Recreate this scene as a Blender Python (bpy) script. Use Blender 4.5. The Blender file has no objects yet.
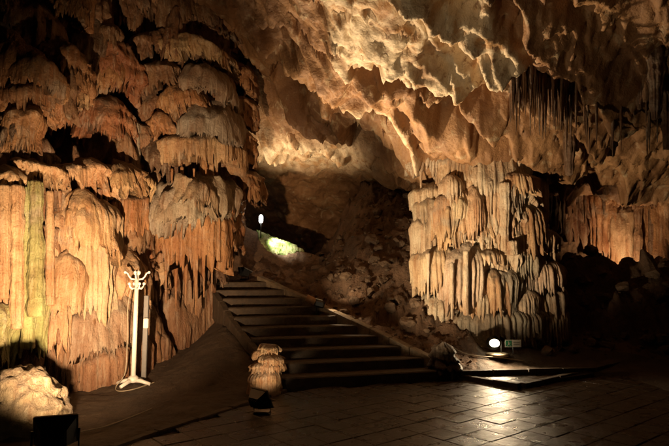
import bpy, math, random
import numpy as np
from mathutils import Vector, Matrix

# ------------------------------------------------------------------ camera, world, exposure
SC = bpy.context.scene
COL = SC.collection
F = 539.0                      # focal length in photograph pixels (669 wide)
PITCH = math.radians(6.0)
EYE = 1.6
cam_data = bpy.data.cameras.new('camera')
cam_data.sensor_width = 36.0
cam_data.lens = F / 669.0 * 36.0
cam_data.clip_end = 200.0
cam_data.clip_start = 0.05
cam = bpy.data.objects.new('camera', cam_data)
COL.objects.link(cam)
cam.location = (0, 0, EYE)
cam.rotation_euler = (math.pi / 2 + PITCH, 0, 0)
SC.camera = cam

world = bpy.data.worlds.new('World')
SC.world = world
world.use_nodes = True
world.node_tree.nodes['Background'].inputs[0].default_value = (0.0, 0.0, 0.0, 1)   # underground: no sky
world.node_tree.nodes['Background'].inputs[1].default_value = 0.0

SC.view_settings.view_transform = 'Standard'
SC.view_settings.look = 'None'
SC.view_settings.exposure = 0.0
SC.view_settings.gamma = 1.0
SC.cycles.use_denoising = True
SC.cycles.max_bounces = 4
SC.cycles.diffuse_bounces = 2
SC.cycles.sample_clamp_indirect = 3.0

WARM = (1.0, 0.66, 0.37)
WARM2 = (1.0, 0.75, 0.46)

# ------------------------------------------------------------------ helpers: picture -> place
def ray(px, py):
    u = (px - 334.5) / F
    v = (223.0 - py) / F
    return u, math.cos(PITCH) - v * math.sin(PITCH), math.sin(PITCH) + v * math.cos(PITCH)

def Pw(px, py, d):
    u, y, z = ray(px, py)
    return np.array([u * d / y, d, EYE + z * d / y])

def Pz(px, py, z):
    u, y, w = ray(px, py)
    k = (z - EYE) / w
    return np.array([u * k, y * k, z])

# ------------------------------------------------------------------ helpers: noise
_r = np.random.RandomState(7)
PERM = np.concatenate([_r.permutation(512)] * 3)
GRAD = _r.normal(size=(512, 3))
GRAD /= np.linalg.norm(GRAD, axis=1)[:, None]
RND = _r.rand(512)

def perlin(p):
    p = np.asarray(p, float)
    sh = p.shape[:-1]
    p = p.reshape(-1, 3)
    i = np.floor(p).astype(int)
    f = p - i
    i &= 511
    w = f * f * f * (f * (f * 6 - 15) + 10)
    out = 0
    for dx in (0, 1):
        for dy in (0, 1):
            for dz in (0, 1):
                h = PERM[PERM[PERM[(i[:, 0] + dx) & 511] + ((i[:, 1] + dy) & 511)] + ((i[:, 2] + dz) & 511)]
                g = GRAD[h]
                d = g[:, 0] * (f[:, 0] - dx) + g[:, 1] * (f[:, 1] - dy) + g[:, 2] * (f[:, 2] - dz)
                wx = w[:, 0] if dx else 1 - w[:, 0]
                wy = w[:, 1] if dy else 1 - w[:, 1]
                wz = w[:, 2] if dz else 1 - w[:, 2]
                out = out + d * wx * wy * wz
    return (out * 1.6).reshape(sh)

def fbm(p, octv=4, gain=0.5, lac=2.03):
    a, s, o = 1.0, 1.0, 0
    for k in range(octv):
        o = o + a * perlin(p * s + 17.3 * k)
        a *= gain
        s *= lac
    return o

def ridged(p, octv=4, gain=0.5):
    a, s, o = 1.0, 1.0, 0
    for k in range(octv):
        o = o + a * (1 - 2 * np.abs(perlin(p * s + 9.1 * k)))
        a *= gain
        s *= 2.1
    return o

def facet(x, y, scale, tilt=0.6, seed=0):
    """blocky 2D cell noise: every cell its own tilted plane; also returns distance to the joint"""
    X, Y = x * scale, y * scale
    ix, iy = np.floor(X).astype(int), np.floor(Y).astype(int)
    best = np.full(X.shape, 9e9); second = best.copy(); val = np.zeros(X.shape)
    for dx in (-1, 0, 1):
        for dy in (-1, 0, 1):
            cx, cy = ix + dx, iy + dy
            h = PERM[PERM[(cx + seed) & 511] + (cy & 511)]
            px = cx + RND[h]; py = cy + RND[(h * 7 + 3) & 511]
            d = (X - px) ** 2 + (Y - py) ** 2
            v = (RND[(h * 13 + 5) & 511] - 0.5) + tilt * ((RND[(h * 3 + 1) & 511] - .5) * (X - px) + (RND[(h * 5 + 2) & 511] - .5) * (Y - py)) * 2
            m = d < best
            second = np.where(m, best, np.minimum(second, d))
            val = np.where(m, v, val)
            best = np.where(m, d, best)
    return val, np.sqrt(second) - np.sqrt(best)

def smooth(a, b, x):
    t = np.clip((x - a) / (b - a), 0, 1)
    return t * t * (3 - 2 * t)

def sd_poly(x, y, pts):
    """signed distance to a polygon in plan, negative inside"""
    pts = np.asarray(pts, float)
    d = np.full(x.shape, 9e9)
    s = np.ones(x.shape)
    n = len(pts)
    for i in range(n):
        a, b = pts[i], pts[i - 1]
        ex, ey = b - a
        wx, wy = x - a[0], y - a[1]
        t = np.clip((wx * ex + wy * ey) / (ex * ex + ey * ey), 0, 1)
        d = np.minimum(d, (wx - ex * t) ** 2 + (wy - ey * t) ** 2)
        c1 = y >= a[1]; c2 = y < b[1]; c3 = ex * wy > ey * wx
        s = np.where((c1 & c2 & c3) | (~c1 & ~c2 & ~c3), -s, s)
    return s * np.sqrt(d)

# ------------------------------------------------------------------ helpers: objects
def make_mesh(name, V, Q, smooth_sh=True):
    V = np.asarray(V, np.float32).reshape(-1, 3)
    Q = np.asarray(Q, np.int32)
    k = Q.shape[1]
    me = bpy.data.meshes.new(name)
    me.vertices.add(len(V)); me.vertices.foreach_set('co', V.ravel())
    me.loops.add(Q.size); me.loops.foreach_set('vertex_index', Q.ravel())
    me.polygons.add(len(Q)); me.polygons.foreach_set('loop_start', np.arange(0, Q.size, k, dtype=np.int32))
    me.polygons.foreach_set('use_smooth', np.full(len(Q), smooth_sh))
    me.update(calc_edges=True)
    return me

def link(name, me, mat, parent=None, loc=(0, 0, 0), color=None):
    o = bpy.data.objects.new(name, me)
    COL.objects.link(o)
    if mat is not None and me is not None and not me.materials:
        me.materials.append(mat)
    o.location = loc
    if parent is not None:
        o.parent = parent
    if color is not None:
        o.color = (*color, 1)
    return o

def tag(o, label=None, cat=None, group=None, kind=None):
    if label: o['label'] = label
    if cat: o['category'] = cat
    if group: o['group'] = group
    if kind: o['kind'] = kind
    return o

def thing(name, loc, label, cat, group=None):
    o = bpy.data.objects.new(name, None)
    o.empty_display_size = 0.1
    COL.objects.link(o)
    o.location = loc
    return tag(o, label, cat, group)

def world_part(name, V, Q, mat, parent, color=None, smooth_sh=True):
    """part given in world coordinates under a parent Empty/mesh that only carries a location"""
    base = np.array(parent.location) if parent is not None else np.zeros(3)
    return link(name, make_mesh(name, np.asarray(V).reshape(-1, 3) - base, Q, smooth_sh), mat, parent, color=color)

def grid_faces(nu, nv, wrap_u=False):
    iu = np.arange(nu if wrap_u else nu - 1); jv = np.arange(nv - 1)
    I, J = np.meshgrid(iu, jv, indexing='ij')
    I2 = (I + 1) % nu
    return np.stack([I * nv + J, I2 * nv + J, I2 * nv + J + 1, I * nv + J + 1], -1).reshape(-1, 4)

class MB:
    """small mesh builder for the made things"""
    def __init__(s): s.v = []; s.f = []
    def add(s, vs, fs):
        n = len(s.v); s.v += [tuple(map(float, v)) for v in vs]; s.f += [tuple(i + n for i in f) for f in fs]; return s
    def box(s, c, size, rot=None, ch=0.0):
        hx, hy, hz = [k / 2 for k in size]
        R = rot if rot is not None else Matrix.Identity(3)
        ch = min(ch, .45 * min(size))
        vs = []
        if ch <= 0:
            for x in (-hx, hx):
                for y in (-hy, hy):
                    for z in (-hz, hz): vs.append(Vector(c) + R @ Vector((x, y, z)))
            fs = [(0, 1, 3, 2), (4, 6, 7, 5), (0, 4, 5, 1), (2, 3, 7, 6), (0, 2, 6, 4), (1, 5, 7, 3)]
        else:
            def ring(ax, ay, z): return [(ax, ay - ch, z), (ax - ch, ay, z), (-ax + ch, ay, z), (-ax, ay - ch, z), (-ax, -ay + ch, z), (-ax + ch, -ay, z), (ax - ch, -ay, z), (ax, -ay + ch, z)]
            rings = [ring(hx - ch, hy - ch, -hz), ring(hx, hy, -hz + ch), ring(hx, hy, hz - ch), ring(hx - ch, hy - ch, hz)]
            rings[0] = [(x, y, -hz) for x, y, z in rings[0]]
            vs = [Vector(c) + R @ Vector(p) for r in rings for p in r]
            fs = [tuple(range(7, -1, -1)), tuple(range(24, 32))]
            for k in range(3):
                for i in range(8):
                    fs.append((k * 8 + i, k * 8 + (i + 1) % 8, k * 8 + 8 + (i + 1) % 8, k * 8 + 8 + i))
        return s.add(vs, fs)
    def tube(s, pts, r, n=8, cap=True):
        pts = [Vector(p) for p in pts]
        rr = r if isinstance(r, (list, tuple)) else [r] * len(pts)
        vs, fs = [], []
        for i, p in enumerate(pts):
            t = (pts[min(i + 1, len(pts) - 1)] - pts[max(i - 1, 0)]).normalized()
            a = t.cross(Vector((0, 0, 1)) if abs(t.z) < .9 else Vector((1, 0, 0))).normalized(); b = t.cross(a)
            for k in range(n):
                w = 2 * math.pi * k / n
                vs.append(p + (a * math.cos(w) + b * math.sin(w)) * rr[i])
        for i in range(len(pts) - 1):
            for k in range(n):
                fs.append((i * n + k, i * n + (k + 1) % n, (i + 1) * n + (k + 1) % n, (i + 1) * n + k))
        if cap: fs += [tuple(range(n - 1, -1, -1)), tuple(range((len(pts) - 1) * n, len(pts) * n))]
        return s.add(vs, fs)
    def ball(s, c, r, n=12, m=8):
        r = r if isinstance(r, (tuple, list)) else (r, r, r)
        pts = [(c[0] + r[0] * math.sin(math.pi * j / m) * math.cos(2 * math.pi * i / n), c[1] + r[1] * math.sin(math.pi * j / m) * math.sin(2 * math.pi * i / n), c[2] + r[2] * math.cos(math.pi * j / m)) for j in range(1, m) for i in range(n)]
        fs = [((j) * n + i, (j + 1) * n + i, (j + 1) * n + (i + 1) % n, j * n + (i + 1) % n) for j in range(m - 2) for i in range(n)]
        pts += [(c[0], c[1], c[2] + r[2]), (c[0], c[1], c[2] - r[2])]
        a, b = len(pts) - 2, len(pts) - 1
        fs += [(a, i, (i + 1) % n) for i in range(n)] + [((m - 2) * n + (i + 1) % n, (m - 2) * n + i, b) for i in range(n)]
        return s.add(pts, fs)
    def build(s, name, mat, parent=None, smooth_sh=False, loc=(0, 0, 0)):
        me = bpy.data.meshes.new(name)
        me.from_pydata(s.v, [], s.f); me.update()
        if smooth_sh:
            me.polygons.foreach_set('use_smooth', [True] * len(me.polygons))
        return link(name, me, mat, parent, loc)

# ------------------------------------------------------------------ materials
def nodes(name):
    m = bpy.data.materials.new(name); m.use_nodes = True
    return m, m.node_tree, m.node_tree.nodes['Principled BSDF']

class N:
    """terse node wiring"""
    def __init__(s, t): s.t = t; s.pos = t.nodes.new('ShaderNodeNewGeometry')
    def n(s, kind, **kw):
        o = s.t.nodes.new(kind)
        for k, v in kw.items(): setattr(o, k, v)
        return o
    def l(s, a, b): s.t.links.new(a, b)
    def noise(s, scale, detail=5, rough=.55, stretch=None, distort=0):
        v = s.pos.outputs['Position']
        if stretch:
            mp = s.n('ShaderNodeMapping'); mp.inputs['Scale'].default_value = stretch
            s.l(v, mp.inputs['Vector']); v = mp.outputs['Vector']
        o = s.n('ShaderNodeTexNoise')
        o.inputs['Scale'].default_value = scale; o.inputs['Detail'].default_value = detail
        o.inputs['Roughness'].default_value = rough; o.inputs['Distortion'].default_value = distort
        s.l(v, o.inputs['Vector'])
        return o.outputs['Fac']
    def rng(s, x, a, b, c=0., d=1.):
        o = s.n('ShaderNodeMapRange'); o.inputs[1].default_value = a; o.inputs[2].default_value = b
        o.inputs[3].default_value = c; o.inputs[4].default_value = d; s.l(x, o.inputs[0]); return o.outputs[0]
    def mix(s, fac, a, b, mode='MIX'):
        o = s.n('ShaderNodeMix', data_type='RGBA', blend_type=mode)
        for i, x in ((0, fac), (6, a), (7, b)):
            if isinstance(x, (int, float)): o.inputs[i].default_value = x
            elif isinstance(x, tuple): o.inputs[i].default_value = (*x, 1)
            else: s.l(x, o.inputs[i])
        return o.outputs[2]
    def math(s, op, a, b):
        o = s.n('ShaderNodeMath', operation=op)
        for i, x in ((0, a), (1, b)):
            if isinstance(x, (int, float)): o.inputs[i].default_value = x
            else: s.l(x, o.inputs[i])
        return o.outputs[0]
    def bump(s, h, strength, dist, normal=None):
        o = s.n('ShaderNodeBump'); o.inputs['Strength'].default_value = strength; o.inputs['Distance'].default_value = dist
        s.l(h, o.inputs['Height'])
        if normal is not None: s.l(normal, o.inputs['Normal'])
        return o.outputs['Normal']

def flow_material(name='flowstone', dust=.55, streak=.85, rough=.5):
    """flowstone: object colour, drip streaks, iron stains, dust on ledges"""
    m, t, b = nodes(name); q = N(t)
    oi = q.n('ShaderNodeObjectInfo')
    base = oi.outputs['Color']
    big = q.noise(1.3, 4)
    c = q.mix(q.rng(big, .35, .65, 0, .75), base, q.mix(1.0, base, (.50, .34, .22), 'MULTIPLY'))
    c = q.mix(q.rng(q.noise(2.3, 5, .6, None, .5), .55, .68, 0, .6), c, (.30, .25, .19))
    st = q.noise(9, 5, .6, (1, 1, .12), .3)
    c = q.mix(q.rng(st, .45, .75, 0, streak), c, q.mix(1.0, c, (.60, .36, .20), 'MULTIPLY'))
    st2 = q.noise(16, 4, .6, (1, 1, .08))
    c = q.mix(q.rng(st2, .52, .72, 0, .5), c, q.mix(.5, c, (.72, .62, .45)))
    sp = q.noise(45, 6, .65)
    c = q.mix(q.rng(sp, .5, .72, 0, .6), c, q.mix(1.0, c, (.45, .36, .28), 'MULTIPLY'))
    sx = q.n('ShaderNodeSeparateXYZ'); q.l(q.pos.outputs['Normal'], sx.inputs[0])
    up = q.math('MULTIPLY', q.rng(sx.outputs['Z'], .15, .75), q.rng(q.noise(6, 5), .3, .6, .4, 1))
    c = q.mix(q.math('MULTIPLY', up, dust), c, (.13, .105, .08))
    q.l(c, b.inputs['Base Color'])
    q.l(q.rng(q.noise(7, 3), .3, .7, rough - .18, rough + .2), b.inputs['Roughness'])
    n1 = q.bump(q.noise(20, 9, .66), .8, .04)
    n2 = q.bump(q.noise(42, 5, .6, (1, 1, .12)), .9, .024, n1)
    n3 = q.bump(q.noise(110, 5, .65, (1, 1, .5)), .6, .006, n2)
    q.l(n3, b.inputs['Normal'])
    return m

def rock_material(name, ca, cb, cc, s1=1.2, bump=.8, rough=.75, dist=.05, specks=.5):
    m, t, b = nodes(name); q = N(t)
    c = q.mix(q.rng(q.noise(s1, 5, .6, None, .4), .38, .62), ca, cb)
    c = q.mix(q.rng(q.noise(s1 * 2.7, 6, .65, None, .6), .5, .68), c, cc)
    c = q.mix(q.rng(q.noise(26, 7, .7), .5, .75, 0, specks), c, q.mix(1.0, c, (.4, .3, .22), 'MULTIPLY'))
    q.l(c, b.inputs['Base Color'])
    b.inputs['Roughness'].default_value = rough
    n1 = q.bump(q.noise(7, 9, .62), bump, dist)
    n2 = q.bump(q.noise(38, 7, .65), bump, dist * .3, n1)
    q.l(n2, b.inputs['Normal'])
    return m

def plain(name, col, rough=.5, metal=0., emit=None, es=0.):
    m, t, b = nodes(name); q = N(t)
    c = q.mix(q.rng(q.noise(30, 5), .35, .7, 0, .35), col, tuple(k * .6 for k in col))
    q.l(c, b.inputs['Base Color'])
    b.inputs['Roughness'].default_value = rough; b.inputs['Metallic'].default_value = metal
    if emit:
        b.inputs['Emission Color'].default_value = (*emit, 1); b.inputs['Emission Strength'].default_value = es
    return m

M = {}
M['flow'] = flow_material()
M['pale'] = flow_material('pale_flowstone', dust=.7, streak=.85, rough=.5)
def ceiling_material():
    m, t, b = nodes('ceiling_limestone'); q = N(t)
    at = q.n('ShaderNodeAttribute', attribute_name='calcite_and_light')  # pale slabs, plus the lamplit vault band put into the colour
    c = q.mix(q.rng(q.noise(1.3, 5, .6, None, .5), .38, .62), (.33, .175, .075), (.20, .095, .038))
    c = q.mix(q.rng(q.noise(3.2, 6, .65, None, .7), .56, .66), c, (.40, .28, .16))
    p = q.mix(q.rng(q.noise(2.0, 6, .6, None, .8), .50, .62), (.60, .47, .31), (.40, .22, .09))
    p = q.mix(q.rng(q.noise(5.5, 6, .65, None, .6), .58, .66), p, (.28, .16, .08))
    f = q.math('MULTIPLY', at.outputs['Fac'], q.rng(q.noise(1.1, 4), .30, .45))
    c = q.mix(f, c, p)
    c = q.mix(q.rng(q.noise(28, 7, .7), .52, .75, 0, .6), c, q.mix(1.0, c, (.42, .32, .24), 'MULTIPLY'))
    q.l(c, b.inputs['Base Color']); b.inputs['Roughness'].default_value = .62
    n1 = q.bump(q.noise(5, 9, .6), .8, .05)
    q.l(q.bump(q.noise(34, 7, .65), .8, .014, n1), b.inputs['Normal'])
    return m
M['ceil'] = ceiling_material()
M['wall'] = rock_material('wall_rock', (.20, .115, .06), (.30, .17, .085), (.13, .08, .05), 1.6, .9, .75, .06)
M['scree'] = rock_material('scree_earth', (.12, .068, .037), (.18, .10, .055), (.08, .048, .028), 2.5, 1.0, .85, .05)
M['rock'] = rock_material('boulder_rock', (.125, .075, .043), (.19, .12, .07), (.085, .052, .03), 3.0, .9, .8, .04)
M['dirt'] = rock_material('trodden_dirt', (.065, .042, .025), (.09, .058, .034), (.048, .032, .02), 2.0, 1.0, .75, .045)
M['step'] = rock_material('step_stone', (.055, .034, .018), (.078, .05, .028), (.04, .028, .018), 3.5, .9, .7, .03)
M['kerb'] = rock_material('kerb_stone', (.16, .115, .07), (.24, .17, .10), (.11, .08, .05), 5, .6, .7, .012)
M['white'] = plain('white_lacquer', (.80, .76, .68), .35)
M['black'] = plain('black_enamel', (.012, .012, .012), .35)
M['grey'] = plain('grey_metal', (.22, .21, .20), .4, .6)
M['rust'] = plain('tan_snout', (.42, .22, .10), .5)
M['cable'] = plain('pale_cable', (.30, .24, .16), .5)
M['dark_cable'] = plain('dark_cable', (.03, .025, .02), .5)
M['lens'] = plain('lamp_glass', (.7, .6, .4), .1, 0, WARM, 3.0)
M['bulb'] = plain('lit_lamp', (.9, .9, .8), .3, 0, (1.0, .86, .58), 14.0)
M['bulb_cool'] = plain('lit_lamp_white', (.9, .9, .8), .3, 0, (1.0, .97, .86), 16.0)
M['green'] = plain('sign_green', (.03, .22, .10), .4)
M['sign'] = plain('sign_face', (.66, .61, .5), .4)
M['ink'] = plain('sign_ink', (.32, .29, .24), .5)

def tile_material():
    m, t, b = nodes('wet_paving'); q = N(t)
    oi = q.n('ShaderNodeObjectInfo')
    c = q.mix(oi.outputs['Random'], (.034, .02, .011), (.056, .034, .018))
    c = q.mix(q.rng(q.noise(5, 6, .6), .4, .7, 0, .7), c, (.03, .021, .014))
    c = q.mix(q.rng(q.noise(60, 4), .5, .7, 0, .6), c, (.085, .06, .038))
    q.l(c, b.inputs['Base Color'])
    q.l(q.rng(q.noise(4, 5, .6), .35, .65, .22, .42), b.inputs['Roughness'])
    n1 = q.bump(q.noise(8, 7, .65), .7, .03)
    q.l(q.bump(q.noise(60, 5, .65), .7, .008, n1), b.inputs['Normal'])
    return m
M['tile'] = tile_material()

def moss_material():
    m, t, b = nodes('lampenflora_moss'); q = N(t)
    c = q.mix(q.rng(q.noise(7, 5), .4, .6), (.16, .24, .05), (.42, .44, .22))
    q.l(c, b.inputs['Base Color']); b.inputs['Roughness'].default_value = .9
    q.l(q.bump(q.noise(40, 6, .7), .9, .03), b.inputs['Normal'])
    return m
M['moss'] = moss_material()

# palette of the flowstones
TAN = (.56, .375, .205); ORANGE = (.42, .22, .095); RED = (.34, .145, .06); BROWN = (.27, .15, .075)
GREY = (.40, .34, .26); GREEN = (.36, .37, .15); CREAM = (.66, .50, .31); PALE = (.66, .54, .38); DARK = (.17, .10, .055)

# ------------------------------------------------------------------ flowstone builders
def flute_table(total, lo, hi, rs):
    w = [];
    s = 0
    while s < total + hi:
        k = lo * (hi / lo) ** rs.rand(); w.append(k); s += k
    w = np.array(w)
    return np.concatenate([[0], np.cumsum(w)]), w

def drape_arrays(C, T, Nn, half, bulge, zt, zb, a0, a1, cap=.25, flute=(.03, .08), amp=.55, rag=.25, tiers=0, tier_amp=.05,
                 taper=0., seed=0, skew=0., rough=.05, res=.0158, wrap=False, capin=0., fold=.12, promi=1.):
    rs = np.random.RandomState(seed)
    H = zt - zb
    arc = abs(a1 - a0) * (half + bulge) / 2
    nS = int(np.clip(arc / res, 40, 460)); nT = int(np.clip((H + bulge) / (res * 1.9), 22, 150))
    ph = np.linspace(a0, a1, nS, endpoint=not wrap)
    u = (ph - a0) / (a1 - a0) * arc
    bounds, widths = flute_table(arc, flute[0], flute[1], rs)
    lens = rs.rand(len(widths)); prom = rs.rand(len(widths)); phs = rs.rand(len(widths))
    # low-frequency bottom edge
    low = perlin(np.stack([u * 1.6 / max(.25, half), np.full(nS, seed * 1.7), np.zeros(nS)], -1))
    k = np.clip(np.searchsorted(bounds, u, side='right') - 1, 0, len(widths) - 1)
    x = (u - bounds[k]) / widths[k]
    f0 = np.sqrt(np.clip(1 - (2 * x - 1) ** 2, 0, 1))
    zbs = zb + H * rag * (.55 * (1 - lens[k]) + .45 * (.5 - low)) + np.minimum(widths[k] * 3.2, .3 * H) * np.abs(2 * x - 1)
    caph = cap * H
    nc = max(6, int(nT * .3)); nb = nT - nc
    rows_rho, rows_z, rows_w = [], [], []
    zs = zt - caph
    zbs = np.minimum(zbs, zs - .02 * H)
    for i in range(nc):
        a = (i / nc) * math.pi / 2
        rows_rho.append(np.full(nS, capin + (1 - capin) * math.sin(a) ** .85)); rows_z.append(np.full(nS, zt - caph * (1 - math.cos(a)))); rows_w.append(smooth(.35, 1., i / nc))
    for i in range(nb + 1):
        qv = i / nb
        rows_rho.append(np.full(nS, 1 - taper * qv)); rows_z.append(zs + (zbs - zs) * qv); rows_w.append(1.)
    for i, (r_, dz) in enumerate(((.93, .012), (.8, .05), (.55, .09))):
        rows_rho.append(np.full(nS, (1 - taper) * r_)); rows_z.append(zbs + H * dz + .004 * (i + 1)); rows_w.append(.5)
    RHO = np.stack(rows_rho, 1); Z = np.stack(rows_z, 1); W = np.array(rows_w, float)[None, :] * np.ones((nS, 1))
    U = u[:, None] * np.ones_like(Z)
    c, s = np.cos(ph)[:, None], np.sin(ph)[:, None]
    nT2 = Z.shape[1]
    # flutes, slightly wavering on their way down
    wob = .02 * perlin(np.stack([U * 3, Z * 1.2, np.full_like(Z, seed * .37)], -1)) + .003 * perlin(np.stack([U * 9, Z * 5, np.full_like(Z, seed * .61)], -1))
    Uw = np.clip(U + wob, 0, bounds[-1] - 1e-6)
    K = np.clip(np.searchsorted(bounds, Uw, side='right') - 1, 0, len(widths) - 1)
    X = (Uw - bounds[K]) / widths[K]
    Fp = np.sqrt(np.clip(1 - (2 * X - 1) ** 2, 0, 1))
    D = (Fp * amp * widths[K] + (prom[K] - .5) * promi * widths[K]) * W
    D = D + fold * W * perlin(np.stack([U * 3.1, Z * .35, np.full_like(Z, seed * 1.37)], -1))
    if tiers > 0:
        lowt = perlin(np.stack([U * 1.3 / max(.3, half), Z * .8, np.full_like(Z, seed * .9)], -1))
        T_ = (zt - Z) / H * tiers + .25 * phs[K] * (W > .9) + .7 * lowt + .15 * (1 - Fp)
        fr = T_ - np.floor(T_)
        saw = np.where(fr < .82, (fr / .82) ** .8, (1 - fr) / .18)
        D = D + tier_amp * (saw - .4) * np.clip(W + .3, 0, 1)
    P3 = np.stack([C[0] + T[0] * half * c * RHO + Nn[0] * bulge * s * RHO, C[1] + T[1] * half * c * RHO + Nn[1] * bulge * s * RHO, Z], -1)
    AN = np.array([1, 1, .45])
    D = D + rough * 1.3 * fbm(P3 * AN * 2.2 + seed, 3) + rough * .22 * fbm(P3 * AN * 12 + seed, 3)
    D = D + (1 - W) * rough * .5 * ridged(P3 * 4.5 + seed, 3)
    rad = np.stack([T[0] * c + Nn[0] * s, T[1] * c + Nn[1] * s], -1) * np.ones((nS, nT2, 1))
    P3[..., 0] += rad[..., 0] * D; P3[..., 1] += rad[..., 1] * D
    P3[..., 2] += (1 - np.minimum(W, 1)) * (rough * 1.5 * fbm(P3 * 2.6 + seed + 5, 4))
    if not wrap:
        P3[..., 2] += rs.uniform(-.16, .16) * min(H, half * 2) * c
        skew = skew + rs.uniform(-.1, .1)
    if skew:
        P3[..., 0] += T[0] * skew * (zt - Z); P3[..., 1] += T[1] * skew * (zt - Z)
    return P3, grid_faces(nS, nT2, wrap)

SEED = [100]
def drape(parent, x0, x1, yt, yb, d0, d1=None, bulge=.3, color=TAN, mat=None, name='drapery', over=.3, jit=.12, **kw):
    """a domed flowstone curtain seen between picture columns x0..x1, rows yt..yb, at plan depths d0 (its left) and d1"""
    SEED[0] += 1
    rs = np.random.RandomState(SEED[0])
    if d1 is None: d1 = d0
    ym = (yt + yb) / 2
    A, B = Pw(x0, ym, d0), Pw(x1, ym, d1)
    C = (A + B) / 2
    T = (B - A)[:2]; w = np.linalg.norm(T); T /= w
    Nn = np.array([T[1], -T[0]])
    if Nn[1] > 0: Nn = -Nn
    dm = C[1] - bulge * .7
    zt, zb = Pw(0, yt, dm)[2], Pw(0, yb, dm)[2]
    P3, Q = drape_arrays(C[:2], T, Nn, w / 2, bulge, zt, zb, math.pi + over, -over, seed=SEED[0], **kw)
    col = tuple(np.clip(np.array(color) * (1 + jit * (rs.rand() - .5) * 2) * (1 + .06 * (rs.rand(3) - .5)), 0, .8))
    return world_part(name, P3, Q, mat or M['flow'], parent, col)

def column(parent, px, yt, yb, d, r0, r1, color=TAN, mat=None, name='column', lean=0., bulgy=.25, rough=.18, flutes=9, famp=.16):
    """hanging stalactite (r1 small) or joined column, axis through picture column px"""
    SEED[0] += 1
    rs = np.random.RandomState(SEED[0])
    A, B = Pw(px, yt, d), Pw(px + lean, yb, d)
    L = abs(A[2] - B[2])
    nT = int(np.clip(L / .022, 14, 110)); nS = int(np.clip(2 * math.pi * max(r0, r1) / .014, 12, 72))
    t = np.linspace(0, 1, nT)
    a = np.linspace(0, 2 * math.pi, nS, endpoint=False)
    Tt, Aa = np.meshgrid(t, a)
    r = r0 + (r1 - r0) * Tt ** .9
    r = r * (1 + bulgy * perlin(np.stack([Tt * L * 3.0, np.full_like(Tt, SEED[0] * .7), np.zeros_like(Tt)], -1)))
    r = r * (1 + famp * (np.abs(np.sin(Aa * flutes / 2 + 1.2 * perlin(np.stack([Tt * L, np.cos(Aa), np.sin(Aa)], -1)))) - .5))
    c = A[None, None, :] * (1 - Tt[..., None]) + B[None, None, :] * Tt[..., None]
    P3 = c.copy()
    P3[..., 0] += r * np.cos(Aa); P3[..., 1] += r * np.sin(Aa)
    dd = rough * r * fbm(P3 * 6 + SEED[0], 3)
    P3[..., 0] += dd * np.cos(Aa); P3[..., 1] += dd * np.sin(Aa)
    # close both ends
    P3[:, 0, :] = c[:, 0, :]; P3[:, -1, :] = c[:, -1, :]
    col = tuple(np.clip(np.array(color) * (1 + .2 * (rs.rand() - .5)), 0, .8))
    return world_part(name, P3, grid_faces(nS, nT, True), mat or M['flow'], parent, col)

def ico(sub):
    import bmesh
    bm = bmesh.new(); bmesh.ops.create_icosphere(bm, subdivisions=sub, radius=1)
    V = np.array([v.co[:] for v in bm.verts]); Fc = np.array([[v.index for v in f.verts] for f in bm.faces]); bm.free()
    return V, Fc
ICO3 = ico(3); ICO4 = ico(4); ICO5 = ico(5)

def rock_shape(seed, size, base=ICO3, cuts=9, rough=.12):
    """angular boulder: a ball cut by random planes, roughened"""
    rs = np.random.RandomState(seed)
    V = base[0].copy()
    for k in range(cuts):
        n = rs.normal(size=3); n /= np.linalg.norm(n)
        h = .42 + .33 * rs.rand()
        d = V @ n
        V = V - np.clip(d - h, 0, None)[:, None] * n
    nn = V / np.linalg.norm(V, axis=1)[:, None]
    V = V + nn * (rough * fbm(V * 1.7 + seed, 3) + rough * .35 * fbm(V * 6 + seed, 3))[:, None]
    return V * np.array(size), base[1]

# ------------------------------------------------------------------ the ground
ST_A = np.array([-0.74, 8.15]); ST_DIR = np.array([math.cos(math.radians(15)), math.sin(math.radians(15))])
ST_N = np.array([-ST_DIR[1], ST_DIR[0]])
RISE, RUN, NSTEP = .155, .355, 10
def stair_v(x, y): return (x - ST_A[0]) * ST_N[0] + (y - ST_A[1]) * ST_N[1]
def stair_u(x, y): return (x - ST_A[0]) * ST_DIR[0] + (y - ST_A[1]) * ST_DIR[1]
KA = np.array([1.92, 8.85]); KB = np.array([-.32, 10.55])          # right-hand kerb of the stairs, in plan
KD = (KB - KA) / np.linalg.norm(KB - KA); KN = np.array([-KD[1], KD[0]]);
if KN[0] < 0: KN = -KN

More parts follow.
